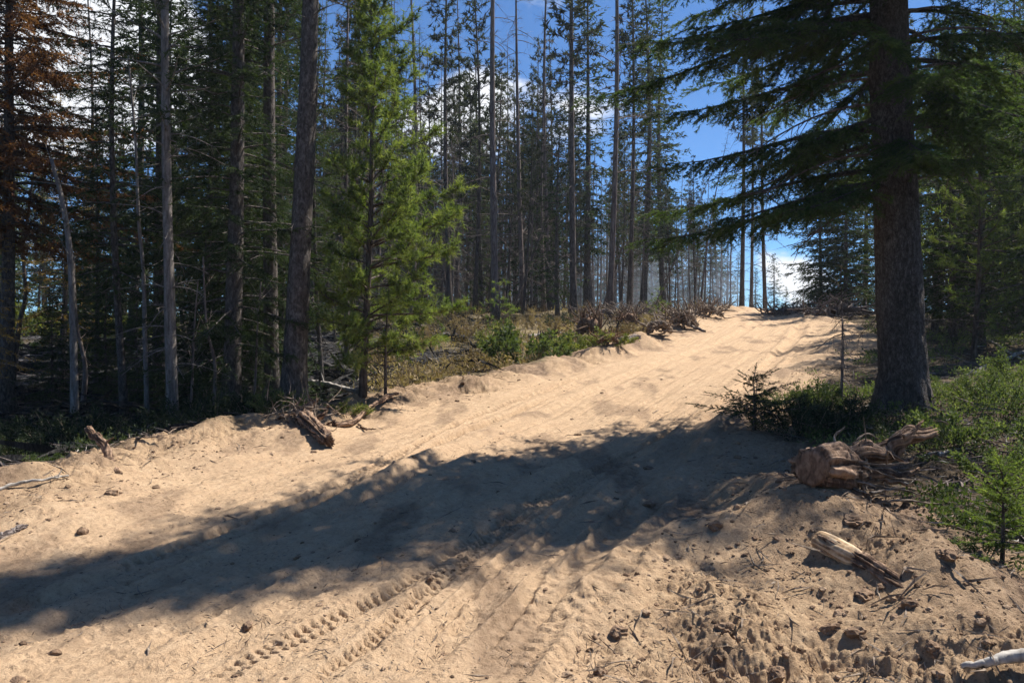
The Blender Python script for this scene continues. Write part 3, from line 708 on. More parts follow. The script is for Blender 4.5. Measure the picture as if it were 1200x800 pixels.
for i, (px, d, s, rz, k, lab) in enumerate(((255, 20.5, .9, 3.5, 2, 'dark spruce behind the dense branching spruce, left side'), (333, 19.5, .95, 5.5, 2, 'dark spruce between the two thick pine trunks, second row'), (378, 17.5, .8, 5.0, 1, 'slim dark spruce close right of the leaning thick pine trunk'),
        (292, 15.2, 1.0, 5.0, 1, 'slim dark spruce between the dense spruce and the thick pines'))):
    solo(PS2 if k == 2 else PS1, 'spruce_tree', lab, 'tree', px, d, rz, s)
# bright pine
def sectf(az): return .55 + .62 * (0.5 + .5 * math.cos(az - .15))
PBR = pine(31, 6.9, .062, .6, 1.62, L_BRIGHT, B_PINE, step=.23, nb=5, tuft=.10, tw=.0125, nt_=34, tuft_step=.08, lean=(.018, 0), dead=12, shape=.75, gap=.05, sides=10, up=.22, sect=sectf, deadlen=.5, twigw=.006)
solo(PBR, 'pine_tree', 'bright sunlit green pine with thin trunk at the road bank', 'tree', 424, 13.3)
PYS = pine(32, 1.9, .03, .5, .55, L_BRIGHT, B_PINE, step=.2, nb=3, tuft=.07, tw=.010, nt_=14, dead=8, deadlen=.35, gap=.35, sides=7, lean=(.03, 0))
solo(PYS, 'pine_sapling', 'scrawny pine sapling with bare lower stem right of the bright green pine', 'sapling', 452, 13.2)
# bent snags
def bent(name, label, pts, r0, r1, mat, cat='snag', seed=1, tw=14):
    r = np.random.default_rng(seed); g = G(); p = curve(pts, 22); o0 = p[0].copy(); p = p - o0
    tube(g, p, np.linspace(r0, r1, 22), 9, .5, True, .05, r)
    s = r.uniform(.25, .95, tw); pos, tg = along(p, s); d = unit(tg * .5 + r.normal(0, .7, (tw, 3)))
    ribbons(g, pos, pos + d * r.uniform(.15, .6, tw)[:, None], r0 * .22, 0, r)
    o = g.build(name, mat, None, True); o.location = o0; return tag(o, label, cat)
bx, by = at(88, 13.2); bz = H1(bx, by) - .1
def atz(px, py, d): return np.array(P3(px, py, d))
bent('snag', 'bleached bare snag bent at mid height, left of the straight pale trunk', [(bx, by, bz), atz(86, 400, 13.2), atz(83, 310, 13.2), atz(74, 240, 13.3), atz(60, 186, 13.4)], .065, .028, B_PALE, seed=3)
cx, cy = at(173, 13.6); cz = H1(cx, cy) - .1
bent('snag', 'thin curved grey snag close to the left of the straight pale trunk', [(cx, cy, cz), atz(170, 400, 13.6), atz(168, 320, 13.6), atz(162, 250, 13.6), atz(159, 170, 13.6), atz(150, 60, 13.6)], .04, .016, B_PALE, seed=4)
cx, cy = at(14, 18); cz = H1(cx, cy) - .1
bent('snag', 'dark leaning bent stem at the far left over the burned ground', [(cx, cy, cz), atz(22, 385, 18), atz(30, 345, 18), atz(28, 290, 18), atz(40, 200, 18)], .06, .02, B_PINE, seed=5)
cx, cy = at(-6, 20); cz = H1(cx, cy) - .1
bent('snag', 'stout charred stub at the left edge over the ash', [(cx, cy, cz), atz(2, 390, 20), atz(8, 345, 20), atz(10, 330, 20)], .17, .12, B_CHAR, seed=6, tw=3)
for i, (px, d, top, rr, lab) in enumerate(((222, 12.9, 330, .022, 'thin dark dead stem at the foot of the dense spruce, left side'), (248, 13.0, 300, .03, 'leaning dead stem at the foot of the dense spruce, right side'),
                                      (296, 13.2, 330, .022, 'spindly grey dead stem left of the thickest pine trunk'), (96, 15, 300, .05, 'dark dead stem right behind the bent bleached snag'))):
    x, y = at(px, d); bent('snag', lab, [(x, y, H1(x, y) - .1), atz(px + 4, 430, d), atz(px + (-1) ** i * 6, 380, d), atz(px + (-1) ** i * 10, top, d)], rr, rr * .4, B_DEAD, seed=10 + i, tw=20)

# ------------------------------------------------------------------ the stand beyond the clearing
pines = [pine(40 + i, hh, rr, cb, RR, L_STAND, B_PINE, step=.45, nb=5, tuft=.25, tw=.055, nt_=9, tuft_step=.27, dead=75, deadlen=1.15, sides=7, gap=.2, lean=(ln, 0), twigw=.010)
         for i, (hh, rr, cb, RR, ln) in enumerate(((17, .115, 7.5, 1.15, .006), (15, .095, 5.0, 1.1, -.01), (18.5, .135, 8.5, 1.3, .004), (13, .085, 3.2, 1.15, .012)))]
snags = [snag(50 + i, hh, rr, B_DEAD, n, 1.5, (ln, 0), z0, 8, bk) for i, (hh, rr, n, ln, z0, bk) in
         enumerate(((19, .15, 90, .008, .15, False), (16, .095, 150, -.012, .12, False), (13, .095, 70, .02, .2, True), (17.5, .11, 90, .0, .2, False)))]
sprs = [spruce(60 + i, hh, .14, cb, RR, L_SPRUCE, B_SPRUCE, step=.36, nb=6, tw_step=.2, tw_len=.46, n_sp=.04, n_len=.18, n_w=.065, dead=22, hang=.45, sides=7, irregular=.3, shape=.75)
        for i, (hh, cb, RR) in enumerate(((15, 2.5, 1.35), (12, 1.2, 1.4), (8, .5, 1.2)))]
KIND = {'p0': (pines[0], 'slim thin-crowned pine'), 'p1': (pines[1], 'slim ragged pine'), 'p2': (pines[2], 'tall high-crowned pine'), 'p3': (pines[3], 'short bushy pine'),
        's0': (snags[0], 'tall bare dead pine'), 's1': (snags[1], 'twiggy dead pine'), 's2': (snags[2], 'broken-topped dead pine'), 's3': (snags[3], 'straight thin dead pine'),
        'f0': (sprs[0], 'narrow pointed spruce'), 'f1': (sprs[1], 'bushy dark spruce'), 'f2': (sprs[2], 'small pointed spruce')}
SG = 'trees in the stand beyond the brushy clearing'
def stand(k, px, d, label, rz=0., s=1., group=SG, tilt=(0, 0)):
    x, y = at(px, d); pr = KIND[k][0]; dead = k[0] == 's'
    return plant(pr, 'dead_pine_tree' if dead else ('pine_tree' if k[0] == 'p' else 'spruce_tree'), label, 'dead tree' if dead else 'tree', x, y, rz, s, group, .1, tilt, 'bare_crown' if dead else 'crown')
MARKS = [('s0', 581, 33, 'thickest bare snag in the stand, right of the bright green pine', 1.2, 1.12),
         ('s2', 613, 36, 'bare snag with hooked dead limbs just right of the thickest snag', 3.3, 1.25),
         ('s3', 646, 39, 'thin bare snag standing left of the bushy topped spruce', 1.0, 1.1),
         ('p2', 672, 33, 'thick brown pine trunk in the middle of the stand', 2.0, 1.1),
         ('f0', 688, 41, 'bushy topped spruce rising behind the thick brown trunk', .4, 1.18),
         ('s3', 714, 34, 'ruler-straight bare snag taller than the picture, before the blue sky', 2.6, 1.25),
         ('f0', 753, 44, 'tall pointed spruce against blue sky, left one of the twin spruces', 2.2, 1.28),
         ('f0', 778, 48, 'tall pointed spruce against blue sky, right one of the twin spruces', 4.2, 1.25),
         ('p0', 737, 36, 'dark pine trunk right of the ruler-straight snag', 5.0, 1.0),
         ('p1', 556, 37, 'dark pine trunk left of the thickest bare snag', 0.0, 1.1),
         ('p3', 640, 45, 'short pine with green crown between the two thin snags', 0.5, 1.15),
         ('s1', 535, 40, 'twiggy dead pine right beside the bright green pine', 1.5, 1.05),
         ('p2', 869, 46, 'tall thin trunk at the left side of the sky gap', 1.0, 1.0), ('s3', 880, 50, 'middle thin trunk of the three in the sky gap', 2.0, 1.0), ('p0', 897, 48, 'rightmost thin trunk in the sky gap over the road crest', 3.0, 1.05),
         ('f2', 907, 62, 'small pointed spruce at the road crest below the sky gap', 0, .62), ('f2', 886, 60, 'smaller spruce left of the pointed one at the road crest', 1.5, .48), ('f2', 921, 66, 'tiny spruce right of the pointed one at the road crest', 3.5, .36),
         ('s1', 407, 22, 'grey dead trunk seen left of the bright green pine, above the ash', 2.5, .8)]
placed = []
for k, px, d, lab, rz, s in MARKS:
    stand(k, px, d, lab, rz, s); placed.append(at(px, d))
rr_ = random.Random(5)
LM = [(425, 'the bright pine'), (581, 'the thickest snag'), (672, 'the brown trunk'), (714, 'the ruler-straight snag'), (778, 'the twin spruces'), (869, 'the sky gap')]
ORD = [''] * 0 + 'first second third fourth fifth sixth seventh eighth ninth tenth eleventh twelfth thirteenth fourteenth fifteenth sixteenth seventeenth eighteenth nineteenth twentieth twenty-first twenty-second twenty-third twenty-fourth twenty-fifth'.split()
cand = []
tries = 0
while len(cand) < 246 and tries < 30000:
    tries += 1
    d = rr_.uniform(34, 46) if len(cand) < 56 else rr_.uniform(44, 66) if len(cand) < 165 else rr_.uniform(66, 105)
    px = rr_.uniform(355, 866) if rr_.random() < .7 else rr_.uniform(355, 660)
    if d < 40 and px > 800: d += 8
    x, y = at(px, d)
    if sdist(LEFT, np.array([x]), np.array([y]))[0] < 2.2: continue
    if any((x - a) ** 2 + (y - b) ** 2 < .8 for a, b in placed): continue
    placed.append((x, y))
    u = rr_.random()
    k = ('p0' if u < .14 else 'p1' if u < .30 else 'p2' if u < .38 else 'p3' if u < .48 else 's1' if u < .68 else 's3' if u < .86 else 's2' if u < .92 else 's0' if u < .97 else 'f1')
    if d > 66: k = 'f1' if u < .2 else 'f0' if u < .34 else 'p1' if u < .6 else 'p3' if u < .75 else 's1'
    elif k == 'f1' and 520 < px and u < .97: k = 'p1'
    cand.append((px, d, k))
def hs(px, d, k):
    HK = {'p0': 17, 'p1': 15, 'p2': 18.5, 'p3': 13, 's0': 19, 's1': 16, 's2': 13, 's3': 17.5, 'f0': 15, 'f1': 12, 'f2': 8}[k]
    yt = -60 if px < 560 else 50 if px < 640 else 115 if px < 780 else 195
    cap = (400 - yt - rr_.uniform(-20, 90)) / F * d + EYE - 3.0
    if px > 560: return max(.35, min(rr_.uniform(.7, 1.1), cap / HK))
    if d > 48: return rr_.uniform(.7, 1.1)
    return rr_.uniform(.5, .78) if rr_.random() < (.4 if px < 560 else .8) else rr_.uniform(.8, 1.15)
def ordinal_label(cands, lms, row, prefix=''):
    """label each by its kind, its row and its count from the landmark to its left"""
    out = []; cnt = {}
    for px, d, k in sorted(cands):
        lm = None
        for x0, nm in lms:
            if px >= x0: lm = nm
        side = 'right of ' + lm if lm else 'left of ' + lms[0][1]
        rw = row(d); key = (k, side, rw); cnt[key] = cnt.get(key, 0) + 1
        out.append((px, d, k, '%s, %s of its kind %s%s' % (KIND[k][1], ORD[cnt[key] - 1], side, rw)))
    return out
for px, d, k, lab in ordinal_label(cand, LM, lambda d: ', front rows' if d < 46 else ', middle rows' if d < 70 else ', back rows'):
    stand(k, px, d, lab, rr_.uniform(0, 6.28), hs(px, d, k), SG, (rr_.gauss(0, .028), rr_.gauss(0, .028)))

for px, d, k, s_, tl, lab in ((598, 35, 's2', .62, .33, 'dead tree leaning right against the trunks beside the thickest snag'), (665, 38, 's2', .55, -.42, 'dead tree leaning steeply left beside the brown trunk'), (705, 40, 's2', .6, .28, 'leaning dead tree between the brown trunk and the ruler-straight snag'),
        (530, 36, 's2', .7, -.22, 'dead tree leaning left at the edge of the bright green pine'), (765, 42, 's2', .6, .38, 'dead tree leaning right under the twin spruces'), (820, 47, 's3', .6, .16, 'slightly leaning dead tree near the road crest')):
    stand(k, px, d, lab, 0, s_, SG, (0, tl))
# dark trees behind the left bank
LG = 'trees behind the left bank'
LM2 = [(12, 'the rust red spruce'), (88, 'the bent snag'), (203, 'the pale trunk'), (342, 'the leaning thick pine')]
for px, d, k, lab, rz, s in ((101, 32, 's1', 'grey twiggy snag against the white cloud at upper left', 1, 1.0), (153, 25, 'f0', 'narrow spruce with thin top against the white cloud, left of the pale trunk', 2, 1.05)):
    stand(k, px, d, lab, rz, s, LG); placed.append(at(px, d))
cand = []; tries = 0
while len(cand) < 46 and tries < 9000:
    tries += 1
    d = rr_.uniform(19, 30) if len(cand) < 12 else rr_.uniform(32, 62); px = rr_.uniform(-260, 400)
    if 45 < px < 165 and d < 30: continue
    if -80 < px < 290 and 29 < d < 43: continue
    x, y = at(px, d)
    if any((x - a) ** 2 + (y - b) ** 2 < 2.2 for a, b in placed): continue
    placed.append((x, y)); u = rr_.random()
    k = 'f0' if u < .22 else 'f1' if u < .42 else 'p1' if u < .58 else 'p3' if u < .72 else 's1' if u < .82 else 'p0'
    if px < 170 and d > 0 and k in ('f0', 'p0'): k = 'f2' if u < .5 else 'p3'
    cand.append((px, d, k))
for px, d, k, lab in ordinal_label(cand, LM2, lambda d: ', near row' if d < 30 else ', far row'):
    stand(k, px, d, lab, rr_.uniform(0, 6.28), (rr_.uniform(.75, 1.0) if px > 195 or px < 20 else min(rr_.uniform(.5, .8), .0185 * d)), LG, (rr_.gauss(0, .02), rr_.gauss(0, .02)))

cand = []; tries = 0
while len(cand) < 46 and tries < 9000:
    tries += 1
    d = rr_.uniform(24, 66); px = rr_.uniform(-240, 400); x, y = at(px, d)
    if any((x - a) ** 2 + (y - b) ** 2 < 2 for a, b in placed): continue
    if -80 < px < 290 and d < 43 and not (px > 190 and d < 29): continue
    placed.append((x, y)); k = rr_.choice(['f1', 'f2', 'f2', 'f1', 'p3', 's1']); cand.append((px, d, 'g' + k))
GK = {'f1': 'low bushy spruce', 'f2': 'low pointed spruce', 'p3': 'low bushy pine', 's1': 'low twiggy dead pine'}
for k_, v_ in GK.items(): KIND['g' + k_] = (KIND[k_][0], v_)
for px, d, k, lab in ordinal_label(cand, LM2, lambda d: ', near row' if d < 36 else ', middle row' if d < 50 else ', far row'):
    hh = {'gf1': 12, 'gf2': 8, 'gp3': 13, 'gs1': 16}[k]; top = rr_.uniform(100, 215); s_ = np.clip(((400 - top) / F * d - .8) / hh, .3, 1.4)
    stand(k[1:], px, d, lab, rr_.uniform(0, 6.28), s_, LG, (rr_.gauss(0, .03), rr_.gauss(0, .03)))
cand = []; tries = 0
while len(cand) < 46 and tries < 9000:
    tries += 1
    d = rr_.uniform(62, 112); px = rr_.uniform(400, 845); x, y = at(px, d)
    if any((x - a) ** 2 + (y - b) ** 2 < 2 for a, b in placed): continue
    placed.append((x, y)); cand.append((px, d, 'g' + rr_.choice(['f1', 'f2', 'f1', 'p3'])))
for px, d, k, lab in ordinal_label(cand, LM, lambda d: ', far back' if d < 90 else ', farthest row'):
    hh = {'gf1': 12, 'gf2': 8, 'gp3': 13}[k]; top = rr_.uniform(180, 300) if px > 560 else rr_.uniform(120, 260); s_ = np.clip(((400 - top) / F * d - 1.4) / hh, .3, 1.6)
    stand(k[1:], px, d, lab, rr_.uniform(0, 6.28), s_, SG, (rr_.gauss(0, .02), rr_.gauss(0, .02)))

# right side of the road
RG = 'trees on the right of the road'
PRB = spruce(71, 5.2, .07, .35, 1.15, L_DARK, B_SPRUCE, step=.2, nb=8, tw_step=.09, tw_len=.4, n_sp=.014, n_len=.09, n_w=.022, dead=8, hang=.45, irregular=.25)
for px, d, s, rz, lab in ((963, 34, 1.2, 0, 'dense dark spruce at the right side of the sky gap'), (990, 32, 1.35, 2, 'taller dense spruce half hidden behind the massive trunk, left side'), (1014, 34, 1.6, 4, 'dark spruce behind the massive trunk, nearest to it on the left')):
    solo(PRB, 'spruce_tree', lab, 'tree', px, d, rz, s, group=RG); placed.append(at(px, d))
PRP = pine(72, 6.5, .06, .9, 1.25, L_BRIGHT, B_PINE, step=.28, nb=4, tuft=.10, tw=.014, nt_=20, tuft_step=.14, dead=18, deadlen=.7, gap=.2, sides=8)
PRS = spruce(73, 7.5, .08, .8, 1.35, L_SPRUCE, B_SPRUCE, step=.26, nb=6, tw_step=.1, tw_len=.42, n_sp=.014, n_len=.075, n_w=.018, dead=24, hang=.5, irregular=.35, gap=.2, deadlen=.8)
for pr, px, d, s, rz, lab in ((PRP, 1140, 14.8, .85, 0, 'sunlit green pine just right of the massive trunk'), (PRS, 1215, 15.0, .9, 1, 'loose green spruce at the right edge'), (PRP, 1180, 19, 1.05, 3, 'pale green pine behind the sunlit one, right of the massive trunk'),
                         (PRS, 1118, 17.5, .9, 4, 'thin spruce with dead twigs close behind the massive trunk, right side'), (PRS, 1165, 21, 1.15, 2.4, 'dark green spruce in the second row right of the massive trunk'), (PRS, 1195, 24, 1.2, 5.4, 'dark green spruce in the second row at the right edge'), (PRP, 1128, 23, 1.3, 5, 'green pine in the second row right of the massive trunk'), (PRS, 1095, 22, 1.1, 1, 'dark spruce mostly hidden behind the massive trunk'),
                         (PRS, 1260, 16, 1.1, 2, 'loose spruce beyond the right edge'), (PRP, 1380, 14, .9, 2, 'green pine beyond the right edge')):
    solo(pr, 'pine_tree' if pr is PRP else 'spruce_tree', lab, 'tree', px, d, rz, s, group=RG); placed.append(at(px, d))
cand = []; tries = 0
while len(cand) < 30 and tries < 9000:
    tries += 1
    d = rr_.uniform(22, 48); px = rr_.uniform(975, 1450); x, y = at(px, d)
    if -sdist(RIGHT, np.array([x]), np.array([y]))[0] < 2.5: continue
    if any((x - a) ** 2 + (y - b) ** 2 < 3 for a, b in placed): continue
    placed.append((x, y)); u = rr_.random(); k = 'p0' if u < .25 else 'p1' if u < .45 else 'p3' if u < .65 else 's3' if u < .75 else 's1' if u < .85 else 'f2' if u < .93 else 'f1'
    cand.append((px, d, k))
for px, d, k, lab in ordinal_label(cand, [(1060, 'the massive spruce'), (1205, 'the edge spruce')], lambda d: ', near row' if d < 34 else ', far row'):
    stand(k, px, d, lab, rr_.uniform(0, 6.28), rr_.uniform(.6, .85), RG, (rr_.gauss(0, .02), rr_.gauss(0, .02)))

for px, d, s, rz, lab in ((62, 15.5, .42, 0, 'low dark spruce at the foot of the rust red spruce, right side'), (125, 16.0, .5, 1, 'low dark spruce in front of the bushy one behind the bent snag'), (160, 15.0, .42, 2, 'low dark spruce between the thin grey snag and the thin dark spruce'), (182, 14.5, .36, 3, 'knee high dark spruce close left of the pale trunk'),
        (224, 14.0, .45, 4, 'low dark spruce close right of the pale trunk'), (250, 15.6, .6, 5, 'low dark spruce left of the dense branching spruce'), (296, 14.6, .5, 6, 'low dark spruce between the dense spruce and the second thick pine'), (333, 15.6, .55, .7, 'low dark spruce between the two thick pine trunks'), (100, 21, .7, 1.7, 'low dark spruce far behind the bent snag, on the ash')):
    solo(PRB, 'spruce_tree', lab, 'tree', px, d, rz, s, group='low spruces on the left bank')
for pr, px, d, s, rz, lab in ((PRS, 1150, 17.0, .95, 6, 'full green spruce between the two sunlit pines, right of the massive trunk'), (PRP, 1205, 17.5, 1.0, 4.4, 'sunlit pine at the right edge behind the loose spruce'), (PRS, 1115, 20, 1.0, 2.1, 'green spruce peeking out right behind the massive trunk'), (PRP, 1100, 26, 1.3, 1.1, 'pine far behind the massive trunk, right side'), (PRP, 1160, 27, 1.5, 3.1, 'tall pale green pine in the third row right of the massive trunk'), (PRS, 1190, 20.5, 1.2, 4.1, 'full green spruce in the second row, right edge')):
    solo(pr, 'pine_tree' if pr is PRP else 'spruce_tree', lab, 'tree', px, d, rz, s, group=RG)
# small saplings near the road
PSA = spruce(81, .95, .02, .15, .55, L_DARK, B_SPRUCE, step=.11, nb=5, tw_step=.035, tw_len=.2, n_sp=.0022, n_len=.028, n_w=.007, dead=0, hang=.2, droop=.25, twood=.002, gap=.3, irregular=.4, branch_r=.006, e_low=.25)
solo(PSA, 'spruce_sapling', 'small dark spruce sapling with spread arms at the road edge, left of the big trunk', 'sapling', 884, 9.3, .6, 1.05, tilt=(.22, -.3)); bpy.data.objects['spruce_sapling'].scale = (1.15, 1.15, .72)
PTH = pine(82, 1.75, .022, 1.2, .3, L_DRY, B_DEAD, step=.2, nb=2, tuft=.05, tw=.006, nt_=8, dead=26, deadlen=.28, gap=.4, sides=6)
solo(PTH, 'dead_sapling', 'thin bare sapling stem standing left of the massive trunk', 'sapling', 985, 10.2, 0, 1)
PFI = spruce(83, .95, .022, .22, .40, L_FIR, B_PINE, step=.10, nb=6, tw_step=.03, tw_len=.19, n_sp=.0018, n_len=.026, n_w=.0062, dead=0, hang=.15, droop=.15, twood=.0022, gap=.08, branch_r=.006, e_low=.12, shape=.7)
solo(PFI, 'fir_sapling', 'young bright green fir near the right edge beside the road bank', 'sapling', 1174, 5.15, .4, .70)
solo(PFI, 'fir_sapling', 'young green fir cut off by the right edge, behind the nearer one', 'sapling', 1222, 6.0, 2.4, .55)
PYF = pine(84, 1.6, .03, .25, .55, L_BRIGHT, B_PINE, step=.18, nb=4, tuft=.10, tw=.018, nt_=12, dead=2, gap=.1, sides=6)
solo(PYF, 'pine_sapling', 'bright lime green pine sapling at the foot of the stand, left of the road crest', 'sapling', 771, 29, 0, .75)
solo(PYF, 'pine_sapling', 'yellowish young pine below the thickest bare snag', 'sapling', 586, 26, 1, 1.15)

# ------------------------------------------------------------------ shrubs
def shrub(seed, h, w, stems, nl, ll, lw, leafm, barkm=B_TWIG, droop=.2, dens=1.):
    r = np.random.default_rng(seed); gs = G(); gl = G()
    for k in range(stems):
        a = r.uniform(0, 6.28); rad = w * math.sqrt(r.random()); hh = h * (1 - .5 * (rad / w) ** 2) * r.uniform(.6, 1.1)
        b = np.array([rad * .35 * math.cos(a), rad * .35 * math.sin(a), -.05]); e = np.array([rad * math.cos(a), rad * math.sin(a), hh])
        m = (b + e) / 2 + np.array([0, 0, hh * .15]) + r.normal(0, .04, 3)
        p = curve([b, m, e], 6); tube(gs, p, np.linspace(.006, .0025, 6), 4, .5, False)
        n = int(nl / stems); s = r.uniform(.25, 1, n); pos, tg = along(p, s)
        off = unit(r.normal(0, 1, (n, 3))) * (r.uniform(.0, .16, n) * w * .7)[:, None]
        tint = r.uniform(.2, .8)
        blades(gl, pos + off, unit(tg * .5 + r.normal(0, .7, (n, 3)) + np.array([0, 0, .35])), ll * r.uniform(.6, 1.3, n), lw * r.uniform(.7, 1.2, n), r, tint + r.normal(0, .12, n), True)
    return gs.mesh('stem', barkm, True), gl.mesh('foliage', leafm)
SH = [shrub(101, .55, .62, 22, 2600, .06, .028, L_SHRUB), shrub(102, .45, .7, 20, 2200, .055, .024, L_SHRUBY), shrub(103, .6, .5, 26, 1300, .05, .018, L_DRY),
      shrub(104, .5, .8, 26, 3200, .05, .018, L_UNDER), shrub(105, .28, .55, 22, 2600, .035, .018, L_SHRUB), shrub(106, .4, .6, 20, 1500, .05, .014, L_DRY),
      shrub(107, .5, .62, 24, 4600, .032, .014, L_SHRUB), shrub(108, .4, .7, 26, 5200, .03, .013, L_UNDER)]
def bush(i, px, d, s, label, rz=0., group=None, sz=1.):
    x, y = at(px, d); o = thing('shrub', label, 'shrub', (x, y, H1(x, y) - .03), rz, group); o.scale = (s, s, s * sz)
    part('stem', SH[i][0], o); part('foliage', SH[i][1], o)
bush(0, 612, 19.3, 1.9, 'leafy green shrub on the bank below the thickest bare snag', 0); bush(1, 668, 21.5, 1.7, 'yellow green shrub sprawling right of the leafy green one', 1, None, .8)
bush(1, 702, 20.4, 1.35, 'low yellowish shrub leaning to the road edge below the root wads', 2, None, .7); bush(0, 643, 22.0, 1.25, 'small grey green shrub between the two bank shrubs', 2.2)
bush(3, 655, 30, 1.1, 'bluish green bush at the foot of the stand under the thick brown trunk', 1); bush(1, 585, 24, 1.1, 'tall thin yellow green shrub behind the leafy green one', .4, None, 1.7)
for i, (k, px, d, s, lab) in enumerate(((5, 470, 17, 1.1, 'dry brown shrub right behind the scrawny pine sapling'), (5, 505, 17.5, 1.3, 'second dry brown shrub right of the scrawny sapling'), (2, 540, 19, 1.1, 'dry twiggy shrub left of the leafy green shrub'), (2, 500, 25, 1.2, 'tan dry shrub behind the charred log'),
                               (2, 545, 27, 1.4, 'tall tan dry shrub near the foot of the stand, left'), (5, 575, 21, 1.0, 'low dry shrub touching the left of the leafy green shrub'), (2, 645, 26, 1.2, 'yellow tan shrub behind the bank shrubs'), (5, 740, 24, 1.1, 'dry brown shrub among the root wads'),
                               (2, 625, 29, 1.3, 'tan shrub at the foot of the stand right of the thickest snag'), (5, 770, 27, 1.2, 'dry brown shrub below the lime green sapling'), (2, 455, 21, 1.2, 'tan brush right of the bright green pine trunk'))):
    bush(k, px, d, s * 1.0, lab, i * 1.3, 'dry shrubs in the clearing', 1.0)
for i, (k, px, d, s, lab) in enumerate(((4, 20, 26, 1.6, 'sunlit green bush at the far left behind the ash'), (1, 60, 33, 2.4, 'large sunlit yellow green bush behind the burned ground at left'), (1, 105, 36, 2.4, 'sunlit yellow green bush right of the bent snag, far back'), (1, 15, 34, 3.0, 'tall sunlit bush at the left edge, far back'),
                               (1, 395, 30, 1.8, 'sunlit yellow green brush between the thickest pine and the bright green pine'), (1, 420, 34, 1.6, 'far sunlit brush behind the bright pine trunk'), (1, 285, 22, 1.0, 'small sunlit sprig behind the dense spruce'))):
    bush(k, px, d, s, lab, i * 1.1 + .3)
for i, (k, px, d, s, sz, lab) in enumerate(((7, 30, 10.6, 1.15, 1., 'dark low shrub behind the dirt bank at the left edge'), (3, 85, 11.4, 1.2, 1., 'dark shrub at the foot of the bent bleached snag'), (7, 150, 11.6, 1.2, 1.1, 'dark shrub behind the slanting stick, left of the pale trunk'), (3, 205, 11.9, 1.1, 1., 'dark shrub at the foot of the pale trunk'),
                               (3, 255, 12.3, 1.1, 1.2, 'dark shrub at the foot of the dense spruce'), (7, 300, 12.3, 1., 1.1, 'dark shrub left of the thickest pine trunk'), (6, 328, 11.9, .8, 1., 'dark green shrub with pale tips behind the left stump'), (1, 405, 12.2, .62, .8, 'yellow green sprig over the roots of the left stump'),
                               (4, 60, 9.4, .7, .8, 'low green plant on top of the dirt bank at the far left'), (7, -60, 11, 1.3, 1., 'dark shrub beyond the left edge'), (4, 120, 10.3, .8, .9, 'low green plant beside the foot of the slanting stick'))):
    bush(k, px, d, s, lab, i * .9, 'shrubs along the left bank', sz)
for i, (k, px, d, s, sz, lab) in enumerate(((7, 935, 9.0, .95, 1.1, 'dark green shrub left of the massive trunk, in shade'), (6, 960, 10.2, .95, .9, 'sunlit topped shrub behind the dark one, left of the massive trunk'), (7, 990, 9.2, .9, 1.1, 'dark shrub against the left foot of the massive trunk'), (6, 925, 10.6, .8, .7, 'low shrub at the road edge behind the small sapling'),
                               (6, 1120, 10.4, .8, .9, 'bright green shrub right of the massive trunk'), (6, 1165, 9.6, 1., 1., 'broad green shrub at the right edge, level with the massive trunk'), (4, 1120, 8.4, 1.1, 1.1, 'low dark green shrub behind the uprooted stump'), (6, 1200, 11.5, 1.1, 1.1, 'green shrub at the right edge under the loose spruce'),
                               (7, 1070, 8.3, .8, .8, 'dark shrub close behind the thick root of the uprooted stump'), (4, 1150, 7.5, 1., .8, 'low spreading shrub between the stump and the young fir'), (4, 1195, 8.2, 1.1, .9, 'low green shrub at the right edge above the young fir'), (6, 1240, 7., .9, .9, 'green shrub beyond the right edge'),
                               (4, 1140, 5.9, .7, .8, 'low pale green plant left of the young fir'), (4, 1150, 5.05, .55, .6, 'ground-hugging green plant at the foot of the young fir'))):
    bush(k, px, d, s, lab, i * .8, 'shrubs on the right bank', sz)

# ------------------------------------------------------------------ uprooted stumps, logs, branches
def root(g, pts, r0, r1, r, sides=9, n=16, lump=.07):
    bark_tube(g, curve(curve(pts, 9) + r.normal(0, r0 * .16, (9, 3)), 40), np.linspace(r0, r1, 40) * (1 + .12 * np.sin(np.linspace(0, 9, 40) + r0 * 90)), max(12, int(r0 * 400)), int(r.integers(1, 900)), .3, .5, r0 * .5)
def gp(px, py, d): return np.array(P3(px, py, d))
def finish(o_parts, name, label, cat, org):
    o = thing(name, label, cat, tuple(org))
    for nm, g, m in o_parts:
        for a in g.v: a -= org
        g.build(nm, m, o, True)
    return o
r = np.random.default_rng(201)
gb = G(); gc = G(); gr1 = G(); gr2 = G()
ds = hit(962, 580)[1] + .08; print('stump depth', ds)
f0 = gp(952, 548, ds); ax = gp(1003, 550, ds + .38)
dv = unit(ax - f0); n = 14; s = np.linspace(0, 1, n)
body = f0 + (ax - f0) * s[:, None]
n = 60; s = np.linspace(0, 1, n); body = f0 + (ax - f0) * s[:, None]
bark_tube(gb, body, (.175 + .03 * np.sin(s * 3.1) - .05 * s ** 2) * ds / 7.2, 80, 7, .2, .5, .02)
tube(gc, np.array([f0 - dv * .02, f0 - dv * .012, f0 + dv * .05]), np.array([.12, .155, .165]) * ds / 7.2, 22, .5, True, .03, r)
for pts, a, b in (([(992, 545), (1020, 532), (1042, 530), (1062, 512), (1088, 507)], .085, .045), ([(995, 530), (1012, 520), (1025, 523), (1040, 515)], .04, .012), ([(1000, 560), (1030, 552), (1058, 556), (1075, 550)], .05, .012),
                  ([(1000, 568), (1035, 562), (1070, 568)], .035, .01), ([(985, 575), (1010, 588), (1045, 600)], .03, .01), ([(1060, 512), (1075, 500), (1082, 492)], .02, .008), ([(1040, 530), (1060, 540), (1072, 535)], .022, .008)):
    root(gr1, [gp(x, y, ds + .35 + .04 * i) for i, (x, y) in enumerate(pts)], a, b, r)
